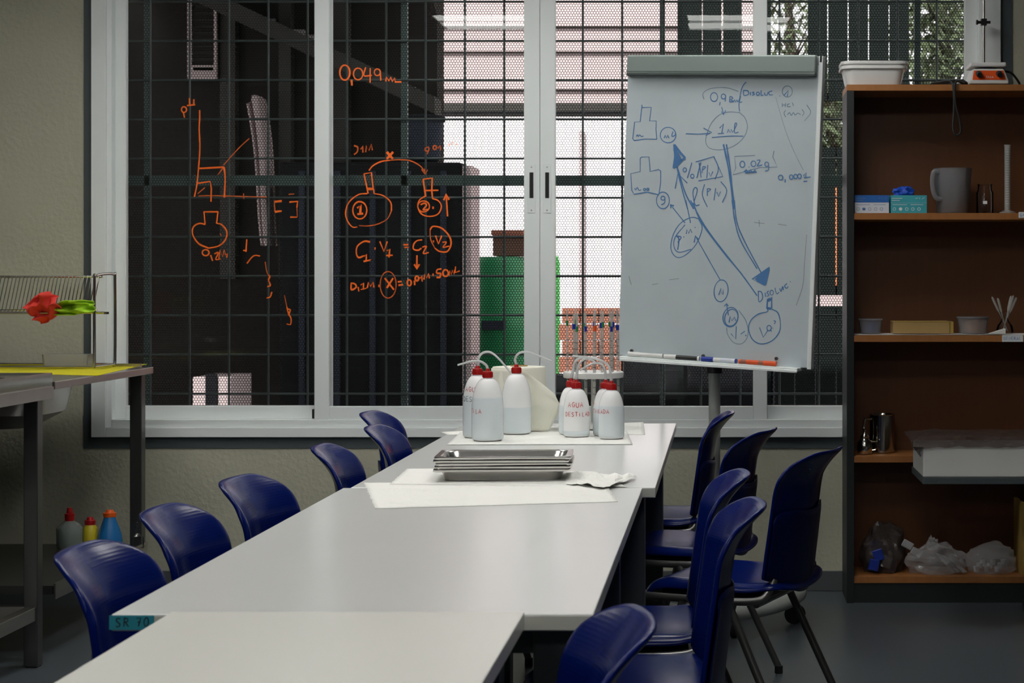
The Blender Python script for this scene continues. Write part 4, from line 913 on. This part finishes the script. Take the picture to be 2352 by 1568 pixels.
strokes('print', [[(-.010,.026),(-.010,.036)], [(-.006,.026),(-.003,.034),(-.001,.026)], [(.003,.026),(.005,.033),(.009,.028),(.003,.026)], [(.012,.026),(.014,.033),(.016,.026)]], lambda x, y: (Vector((hx+x, 6.8520+(y-.019)*.342, hz+y)), Vector((0,-1,.3)).normalized()), .0016, 'sticker_white', pn)
for d in (-.040, .040): MB().tube([(hx+d, 6.862, hz+.044), (hx+d, 6.838, hz+.036)], [.013, .010], 14).build('knob', 'black_plastic', hp, smooth=True)
box('heating_plate', hx-.070, hx+.070, 6.868, 7.008, hz+.074, hz+.090, 'lamp_housing', hp, bevel=.004)
MB().tube([(hx, 6.94, hz+.062), (hx, 6.94, hz+.076)], .045, 16).build('plate_neck', 'black_plastic', hp)
MB().tube([(hx+.004, 7.025, hz+.02), (hx+.004, 7.025, hz+.36)], .0058, 10).build('support_rod', 'steel', hp, smooth=True)
box('rod_mount', hx-.012, hx+.02, 7.010, 7.035, hz+.01, hz+.05, 'black_plastic', hp)
bs = MB(); bs.tube([(hx-.022, 7.02, hz+.270), (hx+.03, 7.02, hz+.270)], .006, 8); bs.box(hx-.007, hx+.015, 7.012, 7.038, hz+.258, hz+.284); bs.build('rod_clamp', 'black_plastic', hp)
MB().tube([(hx-.020, 7.02, hz+.270), (hx-.027, 7.02, hz+.270)], .010, 10).build('clamp_screw', 'black_plastic', hp)
tag(MB().tube(cr([(hx+.077, 6.99, hz+.070),(hx+.11, 6.99, hz+.062),(hx+.14, 6.98, hz+.02),(hx+.13, 6.96, hz+.0060),(hx+.09, 6.94, hz+.0055)], 8), .0045, 8).build('power_cord', 'rubber', smooth=True), 'black power cord curving beside the hotplate stirrer', 'cord')
# second shelf: glove boxes, jug, glassware
def glove_box(x0, x1, lab, body, band, z):
    Y0 = SY+.03; t = thing('glove_box', lab, 'box', ((shx(x0,Y0)+shx(x1,Y0))/2, Y0+.06, z), 'glove boxes on the shelf')
    a, b = shx(x0, Y0), shx(x1, Y0); h = .070
    bo_ = box('carton', a, b, Y0, Y0+.12, z, z+h, body, t, bevel=.001)
    if band: box('printed_band', a-.0004, b+.0004, Y0-.0006, Y0+.1, z+.042, z+h+.0005, band, t)
    else: box('printed_band', a, b, Y0-.0004, Y0+.02, z+.040, z+.0405, 'box_white', t)
    W = b-a; ls_ = [[(.03*W, .058),(.32*W, .058)], [(.03*W,.050),(.25*W,.050)], [(.68*W,.057),(.76*W,.060)], [(.80*W,.055),(.80*W,.062)], [(.86*W,.055),(.93*W,.062)], [(.05*W,.033),(.45*W,.033)], [(.55*W,.033),(.9*W,.033)]]
    for k in range(5): ls_.append(ell(W*(.10+.17*k), .016, .0055, .0055, 10))
    strokes('print', ls_, lambda x, y: (Vector((a+x, Y0-.0008, z+y)), Vector((0,-1,0))), .0022, 'sticker_white' if not band else 'ink_blue_pale', bo_)
    strokes('print', [[(W*.27-.005, .016), (W*.27+.005, .016)]], lambda x, y: (Vector((a+x, Y0-.0010, z+y)), Vector((0,-1,0))), .009, 'box_blue' if band else 'sticker_white', bo_)
glove_box(1963, 2042, 'blue and white glove box at the left end of the shelf', 'box_white', 'box_blue', SH[1])
glove_box(2046, 2129, 'turquoise glove box with a blue glove pulled out on top', 'box_teal', None, SH[1])
def blobm(c, rad, seed, amp, fr, sub=3, flat=.0):
    bm = bmesh.new(); bmesh.ops.create_icosphere(bm, subdivisions=sub, radius=1)
    V = []; 
    for v in bm.verts:
        n = v.co.normalized(); d = 1+amp*noise.noise(n*fr+Vector((seed, seed*.7, 0)))+amp*.5*abs(noise.noise(n*fr*2.3+Vector((0, seed, 1))))
        p = Vector((n.x*rad[0]*d, n.y*rad[1]*d, n.z*rad[2]*d)); p.z = max(p.z, -rad[2]*.62)
        V.append(Vector(c)+p+Vector((0,0,rad[2]*.62)))
    Fc = [tuple(v.index for v in f.verts) for f in bm.faces]; bm.free(); return MB().add(V, Fc)
tag(blobm((shx(2078), SY+.09, SH[1]+.0708), (.040,.030,.022), 3, .5, 2.2).build('rubber_glove', 'glove_blue', smooth=True), 'crumpled blue rubber glove on the turquoise box', 'glove')
jc = Vector((shx(2188, 6.95), 6.95, SH[1])); jg = thing('measuring_jug', 'translucent plastic measuring jug with handle on the shelf', 'jug', jc)
MB().lathe([(.060,0),(.064,.004),(.077,.175),(.079,.180),(.076,.180),(.062,.008),(.0,.006)], jc, 32).build('body', 'jug_pp', jg, smooth=True)
MB().tube(cr([jc+Vector((-.058,-.045,.165)), jc+Vector((-.082,-.05,.162)), jc+Vector((-.086,-.05,.11)), jc+Vector((-.075,-.05,.065)), jc+Vector((-.050,-.045,.055))], 6), .007, 10, ry=.010).build('handle', 'jug_pp', jg, smooth=True)
ec = Vector((shx(2262, 6.95), 6.95, SH[1])); eb = thing('glass_beaker', 'small clear glass beaker beside the measuring jug', 'beaker', ec)
MB().lathe([(.030,0),(.034,.004),(.034,.085),(.028,.095),(.028,.115),(.031,.118),(.029,.118),(.026,.114),(.026,.096),(.031,.083),(.031,.006),(0,.004)], ec, 28).build('body', 'lab_glass', eb, smooth=True)
box('label_patch', ec.x-.012, ec.x+.004, ec.y-.0353, ec.y-.034, ec.z+.038, ec.z+.050, 'sticker_white', eb)
gc = Vector((shx(2314, 6.95), 6.95, SH[1])); gcy = thing('graduated_cylinder', 'tall thin graduated cylinder at right of the shelf', 'cylinder', gc)
MB().lathe([(.034,0),(.034,.006),(.014,.014),(.0125,.02),(.0125,.268),(.015,.275),(.012,.275),(.0105,.268),(.0105,.02),(0,.018)], gc, 24).build('body', 'pipette_glass', gcy, smooth=True)
m = MB()
for k in range(22): m.box(gc.x-.008, gc.x+.004, gc.y-.0128, gc.y-.0122, gc.z+.04+k*.0098, gc.z+.041+k*.0098)
m.build('graduations', 'box_white', gcy)['kind'] = 'stuff'
# third shelf
pz = SH[2]
def pap(u, v):
    x = lerp(sx0+.035, sx1-.06, u); return Vector((x, lerp(SY+.012, SY+.2, v), pz+.0012+.003*max(0, noise.noise(Vector((u*9, v*2, 1))))*(1-v)))
tag(MB().grid(pap, 40, 6).build('shelf_paper', 'paper', solid=.0006, offset=1, recalc=False), 'white paper lining the middle shelf', 'paper')
pz += .0052
def tub(x0, x1, h, lab, cont, Y=6.93):
    c = Vector((shx((x0+x1)/2, Y), Y, pz)); r = (shx(x1,Y)-shx(x0,Y))/2; t = thing('plastic_tub', lab, 'tub', c, 'plastic tubs on the middle shelf')
    MB().lathe([(r*.80,0),(r*.82,.003),(r*.95,h-.008),(r*.95,h-.004)], c, 28).build('body', 'tub_pp', t, smooth=True)
    MB().lathe([(r*.97,h-.007),(r,h-.006),(r,h),(r*.9,h+.001),(0,h)], c, 28).build('lid', 'jug_pp', t, smooth=True)
    blobm(c+Vector((.004,-.002,.0045)), (r*.62, r*.62, h*.42), 5, .25, 2).build('contents', cont, t)
tub(1971, 2028, .058, 'small clear tub with blue contents at the shelf end', 'blue_plastic')
tub(2196, 2272, .066, 'clear tub with orange contents right of the cardboard box', 'peach')
kb = thing('cardboard_box', 'low brown cardboard box on the middle shelf', 'box', (shx(2118), 6.93, pz))
box('body', shx(2051), shx(2180), 6.88, 7.0, pz, pz+.046, 'kraft', kb, bevel=.001); box('lid_flap', shx(2181), shx(2190), 6.89, 7.0, pz, pz+.046, 'kraft_yellow', kb); box('lid', shx(2050), shx(2181), 6.879, 7.001, pz+.0462, pz+.048, 'kraft_yellow', kb)
bk_ = Vector((shx(2308, 6.93), 6.93, pz)); bks = thing('glass_flask', 'small glass flask holding splayed droppers on middle shelf', 'flask', bk_)
MB().lathe([(.034,0),(.036,.004),(.030,.03),(.014,.050),(.013,.062),(.022,.080),(.020,.080),(.011,.062),(.012,.05),(.027,.03),(.032,.005),(0,.003)], bk_, 24).build('body', 'lab_glass', bks, smooth=True)
for k, (dx, dy, top) in enumerate(((-.050,.01,.145),(-.030,-.01,.140),(.034,.0,.150),(.048,.012,.142),(.028,.02,.148))):
    s_ = thing('dropper', 'clear plastic dropper leaning in the small glass flask', 'dropper', bk_+Vector((-dx*.15, 0, .012)), 'droppers in the flask')
    a_, b_ = bk_+Vector((-dx*.22, -dy*.2, .010)), bk_+Vector((dx, dy, top))
    MB().tube([a_, a_.lerp(b_, .55), a_.lerp(b_, .62), a_.lerp(b_, .95), b_], [.0015,.002,.0048,.0052,.002], 8).build('body', 'pipette_glass', s_, smooth=True)
fl = MB(); q0 = shx(2268); q1 = shx(2306)
fl.add([(q0, 6.852, pz+.001), (q1, 6.852, pz+.001), (q1, 6.852, pz+.020), (q0, 6.87, pz+.0015), (q1, 6.89, pz+.001), (q1, 6.89, pz+.02)], [(0,1,2),(3,5,4),(0,2,5,3),(1,4,5,2)])
tag(fl.build('folded_card', 'paper', solid=.0005), 'folded white paper corner before the small flask', 'paper')
# fourth shelf: chrome flask, steel jug
z4 = SH[3]
fc_ = Vector((shx(1986, 6.90), 6.90, z4)); ff = thing('chrome_pot', 'small shiny chrome pot with lid at shelf end', 'pot', fc_)
MB().lathe([(.022,0),(.028,.006),(.031,.025),(.028,.048),(.018,.060),(.015,.066),(0,.067)], fc_, 28).build('body', 'chrome', ff, smooth=True)
MB().lathe([(.017,.066),(.019,.070),(.010,.080),(.006,.086),(.007,.096),(0,.10)], fc_, 24).build('lid', 'chrome', ff, smooth=True)
MB().tube(cr([fc_+Vector((.027,0,.05)), fc_+Vector((.045,0,.048)), fc_+Vector((.046,0,.022)), fc_+Vector((.029,0,.016))], 5), .003, 8).build('handle', 'chrome', ff, smooth=True)
j2 = Vector((shx(2026, 6.98), 6.98, z4)); jj_ = thing('steel_jug', 'tall stainless steel jug behind the chrome pot', 'jug', j2)
MB().lathe([(.046,0),(.050,.004),(.050,.150),(.053,.153),(.049,.154),(.047,.15),(.047,.006),(0,.005)], j2, 32).build('body', 'chrome', jj_, smooth=True)
MB().tube(cr([j2+Vector((-.045,-.02,.135)), j2+Vector((-.072,-.03,.13)), j2+Vector((-.072,-.03,.06)), j2+Vector((-.047,-.02,.045))], 6), .005, 8).build('handle', 'chrome', jj_, smooth=True)
# white tray wrapped in film on a side trolley
TY = 6.30; a = P(2120, 1112, TY); b = P(2352, 1030, TY); zt_ = P(0, 1096, TY).z
tr_ = thing('side_trolley', 'grey topped side trolley standing before the bookcase', 'trolley', (a.x+.5, TY+.2, 0))
box('top_plate', a.x, a.x+.85, TY, TY+.38, a.z, zt_, 'band_paint', tr_, bevel=.002)
box('column', a.x+.52, a.x+.60, TY+.15, TY+.23, .05, a.z, 'steel_dark', tr_); box('foot_plate', a.x+.42, a.x+.8, TY+.02, TY+.36, 0, .05, 'steel_dark', tr_, bevel=.01)
wt = thing('foam_box', 'long white foam box wrapped in clear film on the trolley', 'box', (a.x+.3, TY+.2, zt_))
box('box_body', a.x+.001, a.x+.70, TY+.004, TY+.34, zt_+.0005, b.z, 'carton_white', wt, bevel=.004)
def film(u, v):
    x = lerp(a.x-.035, a.x+.72, u); e = 1-min(1, u*9)
    y = lerp(TY-.006, TY+.35, v); z = b.z+.006+.034*math.sin(min(1, v*2.2)*PI/2)*(1-.25*e)+.007*noise.noise(Vector((u*16, v*6, 2)))-.012*e*(1-v)
    return Vector((x, y, z))
MB().grid(film, 60, 18).build('film_wrap', 'film_dark', wt, smooth=False, recalc=False)
def tailf(u, v):
    return Vector((a.x-.036+.036*u+.004*math.sin(v*9), TY-.004+.1*u*(v), b.z+.006-.048*v*u-.004*noise.noise(Vector((u*4, v*6, 1)))))
MB().grid(tailf, 8, 8).build('film_tail', 'film_dark', wt, recalc=False)
# bottom shelf bags
z5 = SH[4]
bg1 = thing('plastic_bag', 'clear bag with blue and white packets at the bottom shelf end', 'bag', (shx(2025), 6.96, z5), 'plastic bags on the bottom shelf')
blobm((shx(2030, 6.98), 6.98, z5), (.078,.072,.118), 2, .38, 2.0, 4).build('bag_film', 'film_dark', bg1)
for k, (x, z, m_, rz) in enumerate(((2005,.012,'blue_plastic',.2),(2022,.05,'blue_plastic',-.3),(2035,.02,'box_white',.3),(2048,.004,'blue_plastic',.1),(2010,.085,'blue_plastic',.5))):
    c = Vector((shx(x), 6.90+.012*k, z5+.002+z)); R_ = Matrix.Rotation(rz, 3, 'Y'); mm = MB().box(-.02,.02,-.008,.008,0,.045); mm.v = [tuple(R_ @ Vector(p)+c) for p in mm.v]; mm.build('packet', m_, bg1, bevel=.003)
for k, (x, z) in enumerate(((2085,.115),(2105,.085))):
    c = Vector((shx(x), 6.90, z5+z)); R_ = Matrix.Rotation(.5, 3, 'Y'); mm = MB().box(-.022,.022,-.006,.006,-.014,.016); mm.v = [tuple(R_ @ Vector(p)+c) for p in mm.v]; mm.build('foil_packet', 'silver_pack', bg1, bevel=.004)
bg2 = thing('plastic_bag', 'clear bag of plastic straws in the middle of the bottom shelf', 'bag', (shx(2150), 6.92, z5), 'plastic bags on the bottom shelf')
blobm((shx(2150, 6.93), 6.93, z5), (.105,.062,.070), 11, .32, 2.4, 4).build('bag_film', 'plastic_film', bg2)
blobm((shx(2140, 6.93), 6.91, z5+.095), (.020,.016,.030), 6, .5, 3, 3).build('bag_knot', 'plastic_film', bg2)
for k in range(12):
    x0_ = 2150+k*3.0; p0 = Vector((shx(x0_), 6.885+.004*(k % 4), z5+.085-.002*k)); p1 = Vector((shx(x0_+38), 6.885+.004*(k % 4), z5+.008))
    MB().tube([p0, p1], .0030, 6).build('straw', 'silver_pack', bg2)
bg3 = thing('plastic_bag', 'rounded clear bag at the right of the bottom shelf', 'bag', (shx(2278), 6.94, z5), 'plastic bags on the bottom shelf')
blobm((shx(2278, 6.94), 6.94, z5), (.098,.062,.070), 21, .22, 2.6, 4).build('bag_film', 'plastic_film', bg3)
for k in range(9):
    c = Vector((shx(2245+k*8), 6.92+.01*(k % 3), z5+.006+.012*(k % 3))); MB().lathe([(.010,0),(.012,.02),(.010,.022),(0,.022)], c, 10).build('small_cup', 'silver_pack', bg3)
yb = thing('cardboard_folder', 'yellow brown cardboard folder at right of the bottom shelf', 'folder', (shx(2375), 6.95, z5))
box('front_board', shx(2345), shx(2352), 6.87, 7.06, z5, z5+.285, 'kraft_yellow', yb); box('spine_board', shx(2352), shx(2420), 6.87, 6.878, z5, z5+.285, 'kraft_yellow', yb); box('rear_board', shx(2413), shx(2420), 6.878, 7.06, z5, z5+.285, 'kraft_yellow', yb)
# ------------------------------------------------------------------ sink unit and drainer table
SX1, SX0 = -2.21, -2.96
sk = thing('sink_unit', 'stainless steel sink unit on square legs at left edge', 'sink', (-2.58, 5.2, 0))
zt2 = .962
m = MB()
def Rs(w_, d, r, zz): return [(-2.585+x, 5.17+y, zz) for x, y in rr(w_, d, r, 5)]
m.loft([Rs(.75, 1.16, .01, zt2-.082), Rs(.75, 1.16, .01, zt2), Rs(.72, 1.13, .02, zt2), Rs(.715, 1.125, .02, zt2-.008), Rs(.56, .96, .07, zt2-.010), Rs(.54, .94, .08, zt2-.06), Rs(.50, .90, .09, zt2-.24), Rs(.10, .10, .04, zt2-.25)], False, True)
m.build('sink_top', 'steel', sk, solid=.0015, smooth=True, recalc=False)
box('apron_return', SX1-.0008, SX1+.0022, 4.62, 5.748, zt2-.084, zt2-.045, 'steel', sk)
def legset(t, xs, ys, z1, w_=.046):
    l0 = None
    for x in xs:
        for y in ys:
            if l0 is None: l0 = box('leg', x, x+w_, y, y+w_, .004, z1, 'steel_dark', t, bevel=.003)
            else: shared(l0, Vector((x+w_/2, y+w_/2, .004)), t)
            box('foot', x+.004, x+w_-.004, y+.004, y+w_-.004, 0, .0045, 'rubber', t)
legset(sk, (-2.945, -2.285), (4.62, 5.69), zt2-.083)
for x in (-2.94, -2.28): box('stretcher', x, x+.036, 4.666, 5.69, .155, .20, 'steel', sk, bevel=.002)
box('stretcher', -2.899, -2.285, 5.695, 5.73, .155, .20, 'steel', sk, bevel=.002)
MB().tube(cr([(-2.585,5.17,zt2-.245),(-2.585,5.17,.6),(-2.585,5.2,.56),(-2.62,5.3,.56),(-2.9,5.4,.56)], 5), .022, 12).build('drain_pipe', 'white_plastic', sk, smooth=True)
dt = thing('drainer_table', 'steel drainer table with lower shelf beside the window wall', 'table', (-2.58, 6.3, 0))
dz_ = .932
box('tabletop', SX0, SX1, 5.765, 6.76, dz_-.026, dz_, 'steel', dt, bevel=.002)
box('upstand', SX0, SX1-.05, 6.76, 6.775, dz_-.026, dz_+.012, 'steel', dt)
legset(dt, (-2.94, -2.275), (6.68,), dz_-.027)
box('lower_shelf', -2.94, -2.232, 5.80, 6.725, .222, .25, 'steel_dark', dt)
box('shelf_rim', -2.2285, -2.222, 5.80, 6.725, .205, .258, 'steel', dt)
MB().loft([[(-2.55+x, 6.0+y, z) for x, y in rr(a_, b_, c_, 5)] for a_, b_, c_, z in ((.52,.36,.05,dz_-.0265),(.50,.34,.09,dz_-.12),(.34,.2,.09,dz_-.17))]).build('bowl_underside', 'steel', dt, smooth=True)
# yellow cloth
paper('cleaning_cloth', [(-70,837),(338,836),(224,862),(-70,855)], dz_+.0008, 'bright yellow cleaning cloth spread over the drainer table', 'cloth_yellow', .006, 5, 40, 16, 'cloth', .0016, .004)
# dish rack
RXe, Yf, Yb = -2.345, 6.50, 6.72; zb, zt3 = dz_+.012, 1.285
dr = thing('dish_rack', 'chrome wire dish rack standing on the yellow cloth', 'rack', (-2.65, 6.6, dz_))
loop = cr([(RXe,Yf,zb),(RXe,Yf,zt3-.03),(RXe,Yf+.02,zt3),(RXe,Yb-.02,zt3+.006),(RXe,Yb,zt3-.025),(RXe,Yb,zb+.02),(RXe,Yb-.02,zb)], 5)
MB().tube(loop+[Vector((RXe,Yf,zb))], .0058, 10).build('end_frame', 'chrome', dr, smooth=True)
MB().tube([p+Vector((-.59,0,0)) for p in loop]+[Vector((RXe-.59,Yf,zb))], .0058, 10).build('end_frame', 'chrome', dr, smooth=True)
for y, z in ((Yf, zb), (Yb, zb)): MB().tube([(RXe-.59, y, z), (RXe, y, z)], .005, 8).build('rail', 'chrome', dr, smooth=True)
zl = H-(718-PY)*Yf/F
MB().tube([(RXe-.61, Yf, zl), (RXe+.045, Yf, zl)], .0045, 8).build('rail', 'chrome', dr, smooth=True)
MB().tube([(RXe-.59, Yf+.085, zt3-.004), (RXe, Yf+.085, zt3-.004)], .0045, 8).build('rail', 'chrome', dr, smooth=True)
MB().lathe([(.009,0),(.009,.008),(0,.01)], (RXe+.045, Yf, zl-.005), 10).build('rail_knob', 'chrome', dr)
w0 = None
for k in range(40):
    x = RXe-.012-k*.0142
    if w0 is None: w0 = MB().tube([(x, Yf+.002, zl+.004), (x, Yf+.02, zl+.012), (x, Yf+.083, zt3)], .0021, 6).build('wire', 'chrome', dr, smooth=True); wl_ = w0.location.copy(); wl0 = wm(w0).translation.copy()
    else: shared(w0, Vector((wl0.x-k*.0142, wl0.y, wl0.z)), dr)
MB().tube([(RXe-.59, Yf+.03, zl+.010), (RXe, Yf+.03, zl+.010)], .003, 6).build('rail', 'chrome', dr, smooth=True)
for k in range(3): MB().tube([(RXe-.004+.002*k, Yf, zb+.1*k), (RXe-.004+.002*k, Yf, zb+.1*k+.001)], .001, 4) if False else None
# rags on the rack
def rag(name, c, sx, sy, sz_, m, lab, seed, tilt):
    def fn(u, v):
        a, b = u-.5, v-.5; f = noise.noise(Vector((a*3.2, b*3.2, seed))); g = noise.noise(Vector((a*4, b*4, seed+9)))
        p = Vector((a*sx+.25*sx*g*abs(b), (f*1.5)*sy, b*sz_*(1-.55*abs(a))+.35*sz_*g*(.5-abs(b))))
        p.rotate(Matrix.Rotation(tilt, 3, 'Y')); return Vector(c)+p
    tag(MB().grid(fn, 30, 26).build(name, m, smooth=True, solid=.003, recalc=False), lab, 'cloth', 'cloths on the dish rack')
rag('cleaning_rag', P(98, 706, Yf-.035), .115, .05, .105, 'cloth_red', 'crumpled red cloth hanging on the dish rack', 2.3, -.55)
rag('cleaning_rag', P(168, 706, Yf-.03), .150, .04, .055, 'cloth_green', 'folded lime green cloth on the dish rack rail', 7.1, -.08)
# translucent tray behind
def Rt(w_, d, r, zz): return [(P(157,0,6.62).x+x, 6.62+y, zz) for x, y in rr(w_, d, r, 4)]
tag(MB().loft([Rt(.165,.08,.01,dz_+.009), Rt(.175,.09,.012,dz_+.055), Rt(.168,.083,.012,dz_+.055), Rt(.158,.073,.01,dz_+.012)], True, True).build('plastic_tray', 'tub_pp', recalc=False), 'translucent plastic tray under the dish rack', 'tray')
# cleaning bottles on the lower shelf
def cbottle(x, Y, prof, m, capm, caph, lab, name='detergent_bottle', liquid=None):
    c = Vector(((x-PX)*Y/F, Y, .2505)); t = thing(name, lab, 'bottle', c, 'cleaning bottles under the drainer table')
    MB().lathe(prof, c, 24).build('body', m, t, smooth=True); r, z = prof[-1]
    MB().lathe([(r*1.15, z-.004), (r*1.25, z+caph*.5), (r*.8, z+caph*.55), (r*.6, z+caph), (0, z+caph)], c, 18).build('cap', capm, t, smooth=True)
    if liquid: MB().lathe([(prof[1][0]*.94, .003), (prof[1][0]*.94, liquid), (0, liquid)], c, 22).build('liquid', 'soap_green', t)
cbottle(160, 6.62, [(.046,0),(.049,.01),(.049,.075),(.034,.092),(.016,.104),(.015,.108)], 'bottle_clear', 'cap_red', .045, 'clear squeeze bottle of dark soap with red cap', liquid=.07)
cbottle(207, 6.64, [(.024,0),(.026,.008),(.026,.075),(.018,.085),(.017,.09)], 'bottle_yellow', 'cap_red', .025, 'small yellow bottle with red cap')
cbottle(252, 6.64, [(.046,0),(.048,.01),(.044,.05),(.024,.105),(.020,.120)], 'bottle_blue', 'cap_orange', .022, 'blue cleaner bottle with orange cap')
gb = Vector(((316-PX)*6.62/F, 6.62, .2505)); gt = thing('glass_stopper_bottle', 'small glass bottle with ball stoppers by the table leg', 'bottle', gb)
MB().lathe([(.022,0),(.024,.006),(.022,.04),(.006,.055),(.009,.062),(.006,.07),(.009,.078),(.005,.086),(.008,.094),(0,.10)], gb, 20).build('body', 'lab_glass', gt, smooth=True)
# white carton and bottle below the sink
cb_ = thing('carton', 'white cardboard carton with black recycling arrow under the sink', 'carton', (-2.42, 5.3, 0))
cbx = box('body', -2.62, -2.318, 5.05, 5.56, 0.0, .44, 'carton_white', cb_, bevel=.003)
box('tape', -2.6205, -2.3175, 5.28, 5.33, .20, .4405, 'carton_white', cb_)
yS = P(8, 0, 5.4)
strokes('printed_mark', [{'p':[(5.44,.07),(5.54,.07),(5.54,.135),(5.44,.135),(5.44,.07)],'w':.5,'c':False}, [(5.455,.08),(5.50,.125)], [(5.475,.08),(5.525,.125)], [(5.50,.08),(5.53,.105)], {'p':[(5.47,.12),(5.505,.128),(5.50,.10)],'w':.8,'c':False}], lambda x, y: (Vector((-2.3178, x, y)), Vector((1,0,0))), .010, 'ink_black', cbx)
wbt = Vector((-2.352, 5.50, .4405)); wo = thing('white_bottle', 'white plastic bottle standing on the carton under the sink', 'bottle', wbt)
MB().lathe([(.030,0),(.032,.006),(.032,.105),(.022,.125),(.018,.13)], wbt, 22).build('body', 'white_plastic', wo, smooth=True)
MB().lathe([(.020,.128),(.020,.152),(.016,.156),(0,.156)], wbt, 18).build('cap', 'white_plastic', wo, smooth=True)

for o in bpy.data.objects:
    if o.name == 'handwriting.013': o['kind'] = 'stuff'
